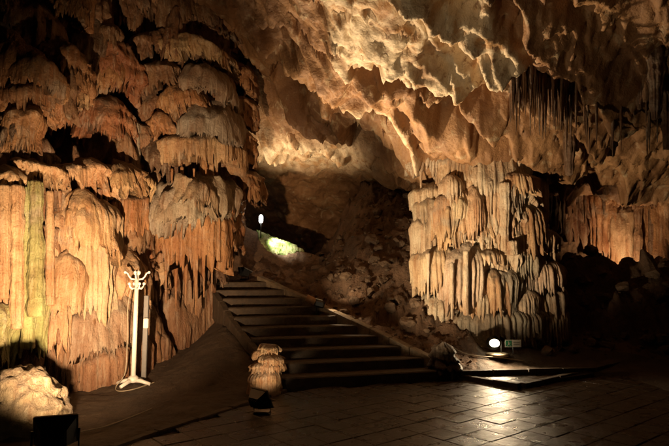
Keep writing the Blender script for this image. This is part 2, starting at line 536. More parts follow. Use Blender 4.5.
MA_, MB_ = Pw(254, 230, 13.7), Pw(308, 252, 13.5)                 # crest under the moss
def ground_z(x, y, detail=True):
    v = stair_v(x, y)
    stair = np.clip(.436 * v, 0, 1.45)
    # open floor and left-hand earth bank
    left = smooth(.0, .5, -(x + 1.2) + (y - 7.0) * .45) * .05
    z = -.035 + left + .17 * np.clip(y - 7.9, 0, 2.4) * smooth(-.6, -1.2, x - .0 * y)
    flank = np.clip(.43 * v, 0, 4)
    hill = flank
    z = np.where(v > 0, np.maximum(z, hill * smooth(-3.4, -1.6, x) - .0), z)
    # right of the stair kerb: scree slope
    s = (x - KA[0]) * KN[0] + (y - KA[1]) * KN[1]
    a = (x - KB[0]) * KD[0] + (y - KB[1]) * KD[1]
    k = np.clip(1.08 + .345 * a, .12, 1.6)
    scree = k + .74 * s * smooth(-.3, 1.9, s)
    scree = scree - 1.15 * np.exp(-((x + .42) ** 2 / .75 + (y - 14.0) ** 2 / 3.0))
    onscree = smooth(-.12, .1, s) * smooth(2.75, 1.9, x - .28 * (y - 10.))
    # flat bed round the pillar
    bed = np.full_like(x, .11) + .06 * np.clip(y - 9.4, 0, 3)
    bed_m = smooth(8.86, 8.95, y + .0 * x - .10 * (x - 1.9)) * smooth(1.7, 1.95, x) * (s > 0)
    z = np.where(s > 0, np.maximum(z, bed * bed_m + (-.035) * (1 - bed_m)), z)
    z = z * (1 - onscree) + np.maximum(scree, z) * onscree
    # under the steps keep well below the treads
    u = stair_u(x, y)
    understep = (v > -.1) & (s < 0.05) & (v < 3.7) & (x > -2.0 + .0 * y) & (u > -.12 - .30 * np.clip(v, 0, 9))
    z = np.where(understep, np.minimum(z, .436 * v - .28), z)
    # crest, then the drop into the dark passage
    z = np.where(x < 1.6, z - 1.5 * np.clip(y - 14.1 - .15 * (x + 1.4), 0, 3) * smooth(1.6, .2, x), z)
    # right-hand rubble mound, a hollow behind it
    mx = smooth(4.3, 5.3, x)
    mound = .12 + 1.35 * np.clip(y - 10.5, 0, 1.55) * smooth(10.3, 11.3, y) - 1.5 * np.clip(y - 12.15, 0, 1.)
    mound = mound * (1.0 - .035 * (x - 5))
    z = z * (1 - mx) + np.maximum(z, mound) * mx
    z = np.where((x > 3.) & (y < 10.6), np.minimum(z, .35), z)
    ex, ey = MB_[0] - MA_[0], MB_[1] - MA_[1]
    tr = ((x - MA_[0]) * ex + (y - MA_[1]) * ey) / (ex * ex + ey * ey)
    tt = np.clip(tr, -.25, 1.25)
    yd = MA_[1] + ey * tt - y
    zc_ = MA_[2] + (MB_[2] - MA_[2]) * tt - .85 * np.maximum(yd, 0) - 1.1 * np.maximum(-yd, 0)
    mw = smooth(1.3, .75, np.abs(yd)) * smooth(.55, .2, np.abs(tr - .5) - .5)
    z = z * (1 - mw) + zc_ * mw
    if detail:
        P = np.stack([x, y, np.zeros_like(x)], -1)
        rocky = np.clip(smooth(.12, .6, s) * smooth(2.8, 2.0, x - .28 * (y - 10)) + mx * smooth(10.4, 11, y) + .3 * smooth(11.6, 12.4, y) * smooth(-.2, .4, x), 0, 1) * (1 - .85 * mw)
        fv, fj = facet(x + .25 * perlin(P * 2), y + .25 * perlin(P * 2 + 7), 2.2, .8, 3)
        fv2, fj2 = facet(x + .1 * perlin(P * 5), y + .1 * perlin(P * 5 + 7), 6.0, .8, 9)
        z = z + rocky * (.22 * fv + .09 * fv2 + .08 * fbm(P * 3, 4) - .03 * (1 - smooth(0, .12, fj2)))
        paved = smooth(-.05, -.25, sd_poly(x, y, PAVED))
        z = z + (1 - rocky) * (1 - paved) * (.022 * fbm(P * 2.4, 4) + .01 * fbm(P * 9, 3)) - .05 * paved
    return z

_pv = [Pz(60, 470, 0), Pz(130, 441, 0), Pz(250, 402, 0), Pz(285, 391, 0), Pz(447, 377, 0), Pz(520, 389, 0), Pz(669, 357, 0)]
PAVED = [tuple(p[:2]) for p in _pv] + [(10., 11.6), (10., 3.0), (-2.4, 3.0)]

def build_ground():
    xs = np.arange(-6.5, 10.01, .04); ys = np.arange(3.0, 19.4, .04)
    X, Y = np.meshgrid(xs, ys, indexing='ij')
    Z = ground_z(X, Y)
    Q = grid_faces(len(xs), len(ys))
    V = np.stack([X, Y, Z], -1).reshape(-1, 3)
    ctr = V[Q].mean(1)
    s = (ctr[:, 0] - KA[0]) * KN[0] + (ctr[:, 1] - KA[1]) * KN[1]
    scree = ((s > .02) & (ctr[:, 0] - .28 * (ctr[:, 1] - 10.) < 2.6) & (ctr[:, 1] > 9.0)) | (ctr[:, 1] > 12.0)
    mound = (ctr[:, 0] > 4.5) & (ctr[:, 1] > 10.35)
    for nm, mask, mat in (('ground', ~scree & ~mound, 'dirt'), ('scree_slope', scree & ~mound, 'scree'), ('rubble_mound', mound, 'scree')):
        q = Q[mask]
        used, inv = np.unique(q, return_inverse=True)
        o = link(nm, make_mesh(nm, V[used], inv.reshape(-1, 4)), M[mat])
        tag(o, {'ground': 'dark trodden earth floor of the cave', 'scree_slope': 'brown stony slope rising beside the stairs', 'rubble_mound': 'dark rubble bank right of the pale pillar'}[nm], None, None, 'structure')
build_ground()

# ------------------------------------------------------------------ ceiling (and back vault)
def ceil_base(x, y):
    bl = smooth(.2, 1.8, x)
    z = (5.95 - .22 * (y - 7.6)) * (1 - bl) + np.maximum(5.95 - .5 * (y - 7.6), 3.95) * bl + 1.3 * smooth(.1, -2.4, x) * smooth(13.5, 10.5, y)
    z = z - .04 * np.clip(x - 4, 0, 9) ** 1.3 - .6 * np.exp(-((x - 3.1) ** 2 / 3.2 + (y - 10.3) ** 2 / .9))
    z = z - .17 * np.clip(y - 14.0, 0, 9) ** 2
    return z

def cz(px, py):
    """picture point -> plan point on the undisturbed ceiling"""
    u, yy, w = ray(px, py)
    d = np.linspace(5, 18.5, 1400)
    x = u * d / yy; z = EYE + w * d / yy
    h = ceil_base(x, d)
    i = np.argmax(z > h)
    return (x[i], d[i])

def cpoly(pts): return [cz(*p) for p in pts]
# (outline in the picture, how far the block hangs down (+) or is hollowed (-), edge softness)
CEIL_BLOCKS = [
    ([(300, -90), (316, -25), (326, 14), (348, 38), (372, 40), (400, 54), (428, 62), (452, 70), (480, 66), (508, 52), (528, 46), (520, 28), (500, 8), (490, -25), (480, -90)], .30, .07),
    ([(428, 2), (442, 14), (462, 24), (484, 28), (470, 17), (446, 7)], -.4, .05),
    ([(324, 30), (340, 44), (356, 48), (350, 40), (336, 30)], .22, .05),
    ([(330, 46), (350, 50), (386, 66), (408, 80), (392, 92), (360, 92), (334, 82), (318, 66)], .22, .08),
    ([(376, 44), (402, 58), (440, 68), (470, 76), (500, 78), (506, 98), (470, 112), (440, 100), (410, 78), (390, 66)], -.6, .07),
    ([(330, 80), (352, 95), (374, 95), (392, 106), (408, 130), (416, 152), (422, 150), (412, 118), (396, 98), (372, 90), (346, 84)], .28, .04),
    ([(356, 98), (378, 98), (394, 112), (388, 122), (366, 112)], -.6, .05),
    ([(410, 96), (446, 104), (476, 116), (520, 122), (520, 140), (470, 146), (430, 140), (415, 120)], .18, .06),
    ([(516, 46), (540, 58), (546, 76), (536, 88), (518, 78)], -.45, .07),
    ([(505, 20), (540, 52), (560, 70), (604, 66), (618, 40), (590, 10), (540, -10)], .16, .10),
    ([(546, 80), (560, 96), (600, 104), (640, 112), (669, 110), (669, 70), (620, 62), (570, 72)], .25, .10),
    ([(255, 20), (290, 34), (320, 52), (318, 80), (290, 86), (262, 70), (248, 40)], .20, .10),
    ([(262, 84), (296, 90), (330, 100), (352, 116), (330, 126), (290, 112), (262, 104)], .22, .08),
    ([(250, 128), (275, 118), (300, 126), (330, 140), (352, 154), (330, 150), (300, 138), (270, 136)], .14, .05),
    ([(270, 50), (300, 60), (322, 84), (300, 92), (276, 74)], -.45, .06),
    ([(262, 18), (285, 20), (302, 40), (280, 46)], -.4, .06),
    ([(420, 98), (450, 108), (474, 124), (440, 126)], -.5, .05),
    ([(472, 122), (505, 130), (515, 148), (480, 144)], -.5, .05),
    ([(350, 118), (372, 128), (394, 152), (382, 158), (356, 138)], -.5, .05),
]
def build_ceiling():
    xs = np.arange(-4.2, 10.3, .034); ys = np.arange(5.4, 19.2, .032)
    X, Y = np.meshgrid(xs, ys, indexing='ij')
    Z = ceil_base(X, Y)
    pale = np.zeros_like(X)
    P = np.stack([X, Y, np.zeros_like(X)], -1)
    wx = .18 * fbm(P * 1.6, 3) + .05 * fbm(P * 7, 3); wy = .18 * fbm(P * 1.6 + 31, 3) + .05 * fbm(P * 7 + 31, 3)
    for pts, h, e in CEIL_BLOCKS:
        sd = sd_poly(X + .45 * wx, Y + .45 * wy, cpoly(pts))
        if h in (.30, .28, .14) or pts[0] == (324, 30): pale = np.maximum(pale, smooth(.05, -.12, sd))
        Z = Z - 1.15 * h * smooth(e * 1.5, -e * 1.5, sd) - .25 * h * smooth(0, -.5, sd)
    # blocks stretched along the bedding, running down to the right
    ca, sa = math.cos(.62), math.sin(.62)
    U = (X * ca + Y * sa) + wx; W = (-X * sa + Y * ca) * 1.7 + wy
    back = smooth(12.6, 13.8, Y)
    f1, j1 = facet(U, W, 1.0, .7, 21)
    f2, j2 = facet(U + 5, W, 2.6, .8, 5)
    f3, j3 = facet(X + wx * .5, Y + wy * .5, 6.5, .8, 40)
    tw = (-X * sa + Y * ca) * 1.25 + .55 * fbm(P * .55 + 8, 3) + .10 * fbm(P * 3 + 2, 3)
    fr = tw - np.floor(tw)
    lip = np.where(fr < .86, (fr / .86) ** 1.6, smooth(1.0, .86, fr))
    Z = Z - (.34 + .22 * perlin(P * .8 + 40)) * lip * (1 - back) * smooth(.15, -.25, perlin(P * .45 + 60) - .25)
    tw2 = tw * 2.7 + .8 * perlin(P * 1.3 + 5); f2_ = tw2 - np.floor(tw2)
    Z = Z - .07 * np.where(f2_ < .8, (f2_ / .8) ** 1.4, smooth(1.0, .8, f2_)) * (1 - back)
    Z = Z - (1 - .6 * back) * (.13 * f1 + (.07 + .03 * smooth(1.8, .6, X)) * f2) - .024 * f3
    Z = Z + .02 * (1 - smooth(0, .10, j2)) + .006 * (1 - smooth(0, .12, j3))
    Z = Z - .22 * fbm(P * .7 + 3, 3) - .012 * ridged(P * 2 + 3, 3) - .006 * fbm(P * 12, 3)
    V = np.stack([X, Y, Z], -1)
    # roll the vault's far edge: noise sideways for depth
    V[..., 1] += .10 * back * fbm(np.stack([X * 2, Z * 2, Y], -1), 4)
    pale = np.clip(np.maximum(pale, .75 * smooth(11.8, 12.6, Y) * smooth(14.6, 13.6, Y) * smooth(1.4, .2, X)) , 0, 1)  # lit band of the vault painted paler, the dark passage beyond kept brown
    me = make_mesh('cave_ceiling', V, grid_faces(len(xs), len(ys)))
    at = me.attributes.new('calcite_and_light', 'FLOAT', 'POINT'); at.data.foreach_set('value', pale.astype(np.float32).ravel())
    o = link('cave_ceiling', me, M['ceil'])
    tag(o, 'tawny limestone cave ceiling with broken slabs', None, None, 'structure')
    return o
ceiling = build_ceiling()

# ------------------------------------------------------------------ right-hand far wall
def build_right_wall():
    n, m = 330, 150
    s = np.linspace(0, 1, n); zz = np.linspace(.2, 5.0, m)
    ctrl = np.array([(3.6, 12.2), (4.6, 13.7), (6.0, 14.2), (7.6, 14.0), (9.3, 13.2), (11., 11.6)])
    tt = np.linspace(0, 1, len(ctrl))
    x = np.interp(s, tt, ctrl[:, 0]); y = np.interp(s, tt, ctrl[:, 1])
    ker = np.ones(41) / 41
    x = np.convolve(np.pad(x, 20, mode='edge'), ker, 'valid'); y = np.convolve(np.pad(y, 20, mode='edge'), ker, 'valid')
    X = x[:, None] * np.ones((1, m)); Y = y[:, None] * np.ones((1, m)); Z = zz[None, :] * np.ones((n, 1))
    P = np.stack([X, Y, Z], -1)
    D = .22 * fbm(P * .9 + 11, 4) + .10 * ridged(P * np.array([3.2, 3.2, .5]), 3) + .03 * fbm(P * 8, 3)
    dx, dy = np.gradient(x), np.gradient(y)
    L = np.hypot(dx, dy); nx, ny = dy / L, -dx / L
    P[..., 0] += nx[:, None] * D; P[..., 1] += ny[:, None] * D
    P[..., 1] -= .25 * np.clip(Z - 3.4, 0, 2)
    o = link('cave_wall', make_mesh('cave_wall', P, grid_faces(n, m)), M['wall'])
    tag(o, 'fluted brown rock wall behind the rubble bank', None, None, 'structure')
    return o
right_wall = build_right_wall()
for a in [(556, 600, 196, 262, 13.3, 13.2, .16, BROWN), (590, 634, 190, 268, 13.1, 13.0, .22, ORANGE), (612, 650, 205, 282, 12.95, 12.85, .16, TAN), (640, 662, 196, 284, 12.8, 12.7, .2, ORANGE), (655, 690, 190, 290, 12.6, 12.4, .3, ORANGE), (560, 590, 182, 226, 13.1, 13.1, .2, BROWN), (600, 640, 176, 212, 12.95, 12.9, .2, ORANGE), (548, 566, 180, 240, 12.9, 12.9, .15, DARK), (632, 672, 178, 214, 12.6, 12.5, .2, BROWN)]:
    drape(right_wall, *a[:4], a[4] + .75, a[5] + .85, a[6], color=a[7], cap=.12, flute=(.05, .16), amp=.55, rag=.18, tiers=2, tier_amp=.04, res=.02)
for px, yt, yb, r0, r1, c in [(563, 196, 236, .05, .02, DARK), (604, 186, 215, .06, .02, DARK), (638, 188, 292, .10, .09, BROWN), (652, 200, 292, .08, .08, DARK), (585, 190, 224, .05, .015, BROWN), (622, 186, 210, .05, .015, DARK), (662, 190, 235, .07, .02, ORANGE)]:
    column(right_wall, px, yt, yb, 13.35, r0, r1, c, name='stalactite')

# ------------------------------------------------------------------ ceiling stalactites
rs0 = np.random.RandomState(5)
for i in range(64):                                   # the dark comb above the pillar's right shoulder
    px = 510 + 56 * rs0.rand(); top = 82 + 8 * rs0.rand() + (px - 510) * .12
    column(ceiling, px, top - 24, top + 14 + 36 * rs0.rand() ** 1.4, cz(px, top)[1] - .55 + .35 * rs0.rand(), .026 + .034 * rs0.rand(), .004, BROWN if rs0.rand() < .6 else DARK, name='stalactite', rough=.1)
for i in range(34):                                   # and on towards the right, darker and longer
    px = 566 + 110 * rs0.rand(); top = 88 + 22 * rs0.rand()
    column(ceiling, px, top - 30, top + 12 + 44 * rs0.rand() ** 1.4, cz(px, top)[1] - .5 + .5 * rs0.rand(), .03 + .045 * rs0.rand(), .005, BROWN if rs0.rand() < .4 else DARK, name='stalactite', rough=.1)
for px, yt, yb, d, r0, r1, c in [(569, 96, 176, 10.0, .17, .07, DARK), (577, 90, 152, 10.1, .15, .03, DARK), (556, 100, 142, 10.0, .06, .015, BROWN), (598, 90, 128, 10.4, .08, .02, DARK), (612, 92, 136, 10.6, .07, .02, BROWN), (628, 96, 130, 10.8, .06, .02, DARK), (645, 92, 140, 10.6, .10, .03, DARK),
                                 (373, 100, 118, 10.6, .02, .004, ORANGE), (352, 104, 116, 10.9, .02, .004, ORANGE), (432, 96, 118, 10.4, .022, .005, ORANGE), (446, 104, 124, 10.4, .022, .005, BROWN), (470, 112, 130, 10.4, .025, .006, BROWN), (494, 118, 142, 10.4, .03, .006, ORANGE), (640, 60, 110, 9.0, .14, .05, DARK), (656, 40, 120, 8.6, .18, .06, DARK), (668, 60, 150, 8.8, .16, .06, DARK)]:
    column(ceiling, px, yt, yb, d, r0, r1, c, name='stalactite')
for i in range(26):                                   # small drips along the ledges
    px = 262 + 150 * rs0.rand(); py = 92 + 50 * rs0.rand()
    q = cz(px, py); z = ceil_base(*q)
    column(ceiling, px, py - 8, py + 4 + 8 * rs0.rand(), q[1], .02 + .02 * rs0.rand(), .004, BROWN, name='stalactite', rough=.1)
for a in [(548, 582, 78, 106, 10.2, 10.2, .2), (575, 622, 72, 108, 10.5, 10.5, .25), (612, 660, 66, 118, 10.4, 10.2, .3), (505, 552, 66, 92, 9.9, 10.0, .25), (640, 700, 30, 120, 9.0, 8.6, .4)]:
    drape(ceiling, *a, color=BROWN, cap=.3, flute=(.03, .09), rag=.5, tiers=2, tier_amp=.05, res=.018)

# ------------------------------------------------------------------ the great flowstone wall on the left
ML = np.array([(-6.2, 4.6), (-4.75, 6.1), (-4.05, 7.0), (-3.45, 8.1), (-2.7, 9.3), (-1.95, 10.0), (-1.73, 10.6), (-1.95, 11.6), (-2.5, 12.8), (-3.4, 14.5)]) * 1.085
def massif_depth(px):
    u = (px - 334.5) / F
    for a, b in zip(ML[:-1], ML[1:]):
        fa, fb = a[0] - u * a[1] * 1.0, b[0] - u * b[1] * 1.0
        if fa <= 0 <= fb:
            t = -fa / (fb - fa)
            return a[1] + (b[1] - a[1]) * t
    return 11.2
def macro(px, py):
    """large swells (+) and clefts (-) of the flowstone wall"""
    px = np.asarray(px, float); py = np.asarray(py, float)
    m = .80 * np.exp(-((px - 198) / 30) ** 2) * smooth(315, 235, py) - .25 * smooth(225, 250, px)
    m = m - .75 * np.exp(-((px - 138) / 17) ** 2) * smooth(165, 120, py)
    m = m - .45 * np.exp(-((px - 152) / 13) ** 2) * smooth(175, 200, py) * smooth(350, 300, py)
    m = m - .60 * np.exp(-((px - 72) / 26) ** 2 - ((py - 128) / 24) ** 2)
    m = m - .35 * np.exp(-((px - 180) / 26) ** 2 - ((py - 318) / 34) ** 2)
    m = m + .28 * np.exp(-((px - 30) / 34) ** 2 - ((py - 70) / 40) ** 2)
    m = m + .30 * np.exp(-((px - 84) / 30) ** 2) * smooth(180, 210, py) * smooth(330, 290, py)
    m = m + .18 * np.exp(-((px - 78) / 34) ** 2 - ((py - 345) / 40) ** 2)
    return m
massif = thing('flowstone_wall', (-3.4, 8.2, 0), 'huge orange flowstone wall of hanging curtains behind the white coat stand', 'rock formation')

def build_massif_core():
    n, m = 420, 270
    seg = np.concatenate([[0], np.cumsum(np.linalg.norm(np.diff(ML, axis=0), axis=1))])
    s = np.linspace(0, seg[-1], n)
    x = np.interp(s, seg, ML[:, 0]); y = np.interp(s, seg, ML[:, 1])
    ker = np.ones(25) / 25
    x = np.convolve(np.pad(x, 12, mode='edge'), ker, 'valid'); y = np.convolve(np.pad(y, 12, mode='edge'), ker, 'valid')
    zz = np.linspace(-.3, 6.9, m)
    X = x[:, None] * np.ones((1, m)); Y = y[:, None] * np.ones((1, m)); Z = zz[None, :] * np.ones((n, 1))
    dx, dy = np.gradient(x), np.gradient(y); L = np.hypot(dx, dy); nx, ny = dy / L, -dx / L
    P = np.stack([X, Y, Z], -1)
    D = .20 * fbm(P * .8, 3) + .09 * ridged(P * np.array([2, 2, 1.4]) + 4, 4) + .03 * fbm(P * 9, 4)
    D += .05 * ridged(P * np.array([7, 7, .8]) + 2, 2)
    dd_ = Y * math.cos(PITCH) + (Z - EYE) * math.sin(PITCH)
    D += macro(334.5 + F * X / dd_, 223 - F * ((Z - EYE) * math.cos(PITCH) - Y * math.sin(PITCH)) / dd_)
    D -= .9 * smooth(2.5, 1.7, Z) * smooth(10.2, 11.2, Y)
    D -= .12 + .35 * smooth(2.6, 3.2, Z) * smooth(4.2, 3.5, Z) * smooth(9.2, 8.0, Y)      # hollow above the shelf
    P[..., 0] += nx[:, None] * D; P[..., 1] += ny[:, None] * D
    world_part('rock_core', P, grid_faces(n, m), M['flow'], massif, BROWN)
build_massif_core()

def md(x0, x1, yt, yb, fwd, bulge, color, **kw):
    kw.setdefault('rag', .25)
    xm, ym = (x0 + x1) / 2, (yt + yb) / 2
    mm = float(macro(xm, ym)); a_, b_ = float(macro(x0, ym)), float(macro(x1, ym))
    d0, d1 = massif_depth(x0) - fwd - .5 * (mm + a_), massif_depth(x1) - fwd - .5 * (mm + b_)
    return drape(massif, x0, x1, yt, yb, d0, d1, bulge, color, **kw)

FUR = dict(flute=(.015, .045), amp=.5, rag=.3, tiers=3, tier_amp=.07, cap=.35)
CUR = dict(flute=(.02, .085), amp=.85, rag=.22, cap=.18)
rsF = np.random.RandomState(17)
for k in range(58):
    px = -20 + 240 * (k + rsF.rand()) / 58; py = -10 + 350 * ((k * .618) % 1)
    wd = 7 + 32 * rsF.rand() ** 1.6; hh = 26 + 80 * rsF.rand() ** 1.3
    if 40 < px < 100 and 85 < py < 150: continue
    if py > 170 and px > 176: px -= 60
    c = [BROWN, ORANGE, TAN, BROWN][rsF.randint(4)] if py > 150 else [BROWN, DARK, ORANGE][rsF.randint(3)]
    md(px - wd, px + wd * .8, py, (py + hh if py < 285 else 430), .0 + .1 * rsF.rand(), .22 + .12 * rsF.rand(), c, cap=.2 + .25 * rsF.rand(), flute=(.03, .09), amp=.7, rag=.45, tiers=rsF.choice([0, 1.5, 3]), tier_amp=.07, rough=.08, res=.025)
# the long lit shelf with its fringe
for x0, x1, yt, yb, f, b in [(-30, 22, 162, 212, .15, .45), (8, 62, 158, 198, .18, .5), (44, 98, 156, 200, .2, .5), (84, 132, 160, 204, .2, .45), (112, 152, 168, 212, .15, .35)]:
    md(x0, x1, yt, yb, f, b, TAN, flute=(.02, .06), amp=.55, rag=.5, tiers=1.6, tier_amp=.08, cap=.3)
# big pale curtain below it
md(54, 112, 196, 336, .15, .40, CREAM, **CUR)
md(66, 104, 194, 250, .32, .36, TAN, cap=.35, flute=(.02, .06), rag=.35)
md(44, 72, 214, 372, .18, .22, TAN, **CUR)
md(92, 134, 246, 342, .12, .34, TAN, cap=.3, flute=(.03, .08), rag=.4, tiers=2, tier_amp=.06)
md(108, 152, 192, 242, .2, .30, ORANGE, cap=.15, flute=(.03, .10), rag=.3)
md(122, 156, 236, 300, .05, .25, ORANGE, cap=.4, flute=(.02, .05), rag=.4, tiers=3, tier_amp=.06, rough=.09)
md(-26, 14, 196, 330, .2, .3, TAN, **CUR)
md(-34, 10, 296, 385, .35, .35, GREEN, cap=.3, flute=(.03, .09), rag=.3, tiers=2)
md(10, 50, 280, 375, .12, .3, GREEN, cap=.35, flute=(.03, .08), rag=.3)
# lower grey bulge with its own fringe
md(66, 146, 302, 372, .12, .38, (.36, .26, .17), cap=.45, flute=(.02, .06), amp=.45, rag=.35, rough=.09)
md(70, 142, 338, 425, .25, .42, BROWN, cap=.25, flute=(.03, .06), amp=.45, rag=.15)
md(112, 170, 322, 415, .05, .35, BROWN, cap=.5, flute=(.04, .09), amp=.3, rag=.15)
# dome on the right and its long drips
md(152, 236, 170, 246, .25, .55, GREY, cap=.5, flute=(.02, .05), amp=.5, rag=.6, rough=.12, fold=.14)
md(176, 214, 176, 222, .55, .3, (.38, .27, .17), cap=.5, flute=(.02, .05), amp=.5, rag=.6, rough=.1)
md(158, 190, 186, 232, .55, .28, GREY, cap=.5, flute=(.02, .05), amp=.5, rag=.6, rough=.1)
md(156, 226, 206, 290, .22, .50, ORANGE, cap=.2, flute=(.025, .06), amp=.65, rag=.55)
md(192, 236, 198, 256, .22, .36, ORANGE, **FUR)
md(164, 206, 236, 385, -.05, .32, BROWN, cap=.2, flute=(.04, .11), rag=.2)
md(184, 210, 238, 375, -.1, .25, BROWN, cap=.2, flute=(.05, .12), rag=.2)
md(196, 220, 232, 300, -.05, .25, DARK, cap=.3, flute=(.03, .09), rag=.4)
md(150, 186, 270, 388, -.05, .25, BROWN, cap=.4, flute=(.05, .12), amp=.4, rag=.25)
# the stacked right-hand edge
md(166, 236, 132, 176, .28, .52, TAN, cap=.3, flute=(.02, .055), amp=.65, rag=.6)
md(184, 244, 100, 146, .25, .48, GREY, cap=.55, flute=(.02, .06), amp=.4, rag=.4)
md(180, 232, 62, 112, .18, .42, GREY, cap=.6, flute=(.02, .06), amp=.35, rag=.4)
md(218, 256, 128, 172, .12, .40, ORANGE, **FUR)
md(222, 258, 166, 210, .15, .38, ORANGE, **FUR)
md(222, 252, 92, 134, .12, .36, ORANGE, **FUR)
md(214, 250, 58, 98, .1, .36, ORANGE, **FUR)
md(214, 236, 204, 244, .1, .24, ORANGE, **FUR)
md(236, 260, 186, 206, .22, .26, ORANGE, cap=.6, flute=(.02, .05), rag=.3)
# furry bands slanting down the middle
for x0, x1, yt, yb, f, b, c in [(108, 172, -14, 26, .1, .4, BROWN), (150, 236, -8, 40, .1, .45, BROWN), (124, 180, 24, 66, .15, .42, BROWN), (158, 226, 34, 72, .16, .42, TAN), (132, 186, 58, 100, .2, .4, BROWN), (150, 200, 80, 124, .2, .4, ORANGE), (128, 172, 92, 134, .16, .36, BROWN), (148, 186, 112, 156, .18, .36, ORANGE), (118, 156, 122, 172, .1, .32, BROWN), (205, 250, 20, 64, .0, .4, BROWN), (225, 262, -10, 40, -.1, .4, BROWN)]:
    md(x0, x1, yt, yb, f, b, c, skew=.25, flute=(.015, .045), amp=.6, rag=.5, tiers=1.5, tier_amp=.08, cap=.35)
# red dome, pale drip beside it, mounds top left
md(80, 130, 92, 148, .3, .42, RED, cap=.45, flute=(.02, .05), amp=.5, rag=.35, tiers=3, tier_amp=.05)
md(94, 136, 46, 106, .12, .35, RED, cap=.4, flute=(.03, .08), rag=.4, tiers=3, tier_amp=.08, rough=.1)
md(-16, 52, 36, 98, .15, .45, ORANGE, cap=.55, flute=(.02, .06), amp=.4, rag=.5)
md(34, 86, 44, 98, .18, .42, ORANGE, cap=.5, flute=(.02, .07), amp=.4, rag=.4, tiers=2, rough=.1)
md(6, 50, 74, 112, .35, .40, ORANGE, cap=.5, flute=(.02, .06), rag=.4)
md(2, 42, 104, 156, .3, .36, ORANGE, cap=.4, flute=(.03, .07), amp=.3, rag=.1, rough=.08)
md(58, 84, 82, 112, .4, .3, TAN, cap=.5, flute=(.02, .06), rag=.3, rough=.09)
md(50, 82, -20, 28, .2, .35, ORANGE, cap=.3, flute=(.03, .08), rag=.3, tiers=3, rough=.09)
md(-40, 16, -20, 30, .2, .35, DARK, cap=.3, flute=(.03, .08), rag=.3, tiers=3)
md(92, 120, 20, 60, .15, .3, BROWN, cap=.4, flute=(.02, .07), rag=.4, tiers=2)

# broad smooth bulges among the curtains
BUL = dict(cap=.68, flute=(.02, .06), amp=.28, rag=.35, rough=.07, fold=.05, promi=.5)
for a in [(58, 110, 196, 268, .32, .42, TAN), (66, 136, 290, 366, .28, .40, (.38, .27, .17)), (106, 142, 258, 322, .28, .32, TAN), (156, 232, 172, 232, .42, .50, GREY), (180, 234, 106, 150, .42, .46, GREY), (182, 230, 62, 106, .36, .42, (.42, .33, .23)), (8, 60, 52, 96, .42, .42, ORANGE), (46, 84, 250, 330, .25, .26, TAN), (150, 200, 290, 372, .05, .3, BROWN)]:
    md(*a, **BUL)

def mcol(px, yt, yb, fwd, r0, r1, c, name='stalactite', **kw):
    column(massif, px, yt, yb, massif_depth(px) - fwd - float(macro(px, (yt + yb) / 2)), r0, r1, c, name=name, **kw)
for a in [(90, -12, 34, .5, .09, .05, ORANGE), (134, 122, 172, .4, .09, .11, GREY), (17, 184, 330, .62, .07, .085, TAN), (36, 180, 318, .66, .075, .10, GREEN), (28, 186, 350, .55, .06, .08, GREEN), (4, 184, 300, .6, .07, .06, TAN), (50, 190, 306, .50, .05, .06, TAN)]:
    mcol(*a[:6], a[6], name='column')
for px, yt, yb, r in [(100, 188, 226, .04), (106, 190, 216, .035), (95, 188, 214, .03), (152, 196, 262, .04), (158, 200, 268, .05), (166, 240, 304, .045), (176, 246, 312, .05), (186, 250, 306, .05), (196, 250, 316, .05), (204, 248, 298, .04), (212, 246, 292, .04), (80, 192, 210, .03), (60, 190, 208, .03), (172, 168, 184, .03), (182, 166, 186, .03), (194, 168, 180, .025), (206, 166, 178, .025)]:
    mcol(px, yt, yb, .45, r, .008, ORANGE)

# ------------------------------------------------------------------ the pale pillar
PC = np.array([3.18, 11.35])
pillar = thing('flowstone_pillar', (PC[0], PC[1], .1), 'broad pale cream pillar of tiered fluted flowstone behind the glowing lamp', 'rock formation')
def build_pillar_core():
    P3, Q = drape_arrays(PC, np.array([1., 0]), np.array([0, -1.]), 1.15, 1.06, 4.5, -.05, 0, 2 * math.pi, cap=.05, flute=(.03, .09), amp=.7, rag=0.0, tiers=6, tier_amp=.10, taper=-.10, seed=77, rough=.06, fold=.05, promi=.5, res=.016, wrap=True)
    world_part('rock_core', P3, Q, M['pale'], pillar, PALE)
build_pillar_core()
def pd(x0, x1, yt, yb, d, bulge, color, **kw):
    kw.setdefault('flute', (.018, .085)); kw.setdefault('amp', .75); kw.setdefault('rag', .5); kw.setdefault('rough', .04); kw.setdefault('cap', .3)
    rsP = np.random.RandomState(int(x0 * 7 + yt))
    return drape(pillar, x0, x1, yt, yb, d + .06 * rsP.rand(), d + .12 * (rsP.rand() - .3), bulge * .88, color, mat=M['pale'], res=.0115, jit=.1, fold=.05, promi=.6, **kw)
for a in [(408, 452, 148, 186, 11.0, .40, PALE), (440, 486, 148, 190, 10.75, .42, CREAM), (474, 520, 148, 186, 10.75, .42, PALE), (506, 550, 148, 190, 11.0, .40, PALE),
          (414, 458, 182, 222, 10.85, .40, PALE), (452, 478, 160, 216, 10.6, .30, CREAM), (462, 522, 178, 262, 10.55, .38, CREAM), (500, 549, 172, 258, 10.8, .38, PALE),
          (415, 456, 196, 250, 10.78, .42, PALE), (446, 492, 206, 256, 10.5, .38, PALE),
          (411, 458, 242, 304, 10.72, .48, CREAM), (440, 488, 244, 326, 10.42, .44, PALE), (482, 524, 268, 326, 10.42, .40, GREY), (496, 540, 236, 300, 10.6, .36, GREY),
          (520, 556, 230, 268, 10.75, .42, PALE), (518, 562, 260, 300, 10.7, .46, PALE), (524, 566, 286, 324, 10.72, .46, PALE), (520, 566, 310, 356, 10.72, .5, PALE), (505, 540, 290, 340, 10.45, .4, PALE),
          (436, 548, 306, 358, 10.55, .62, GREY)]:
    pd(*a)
rsQ = np.random.RandomState(8)
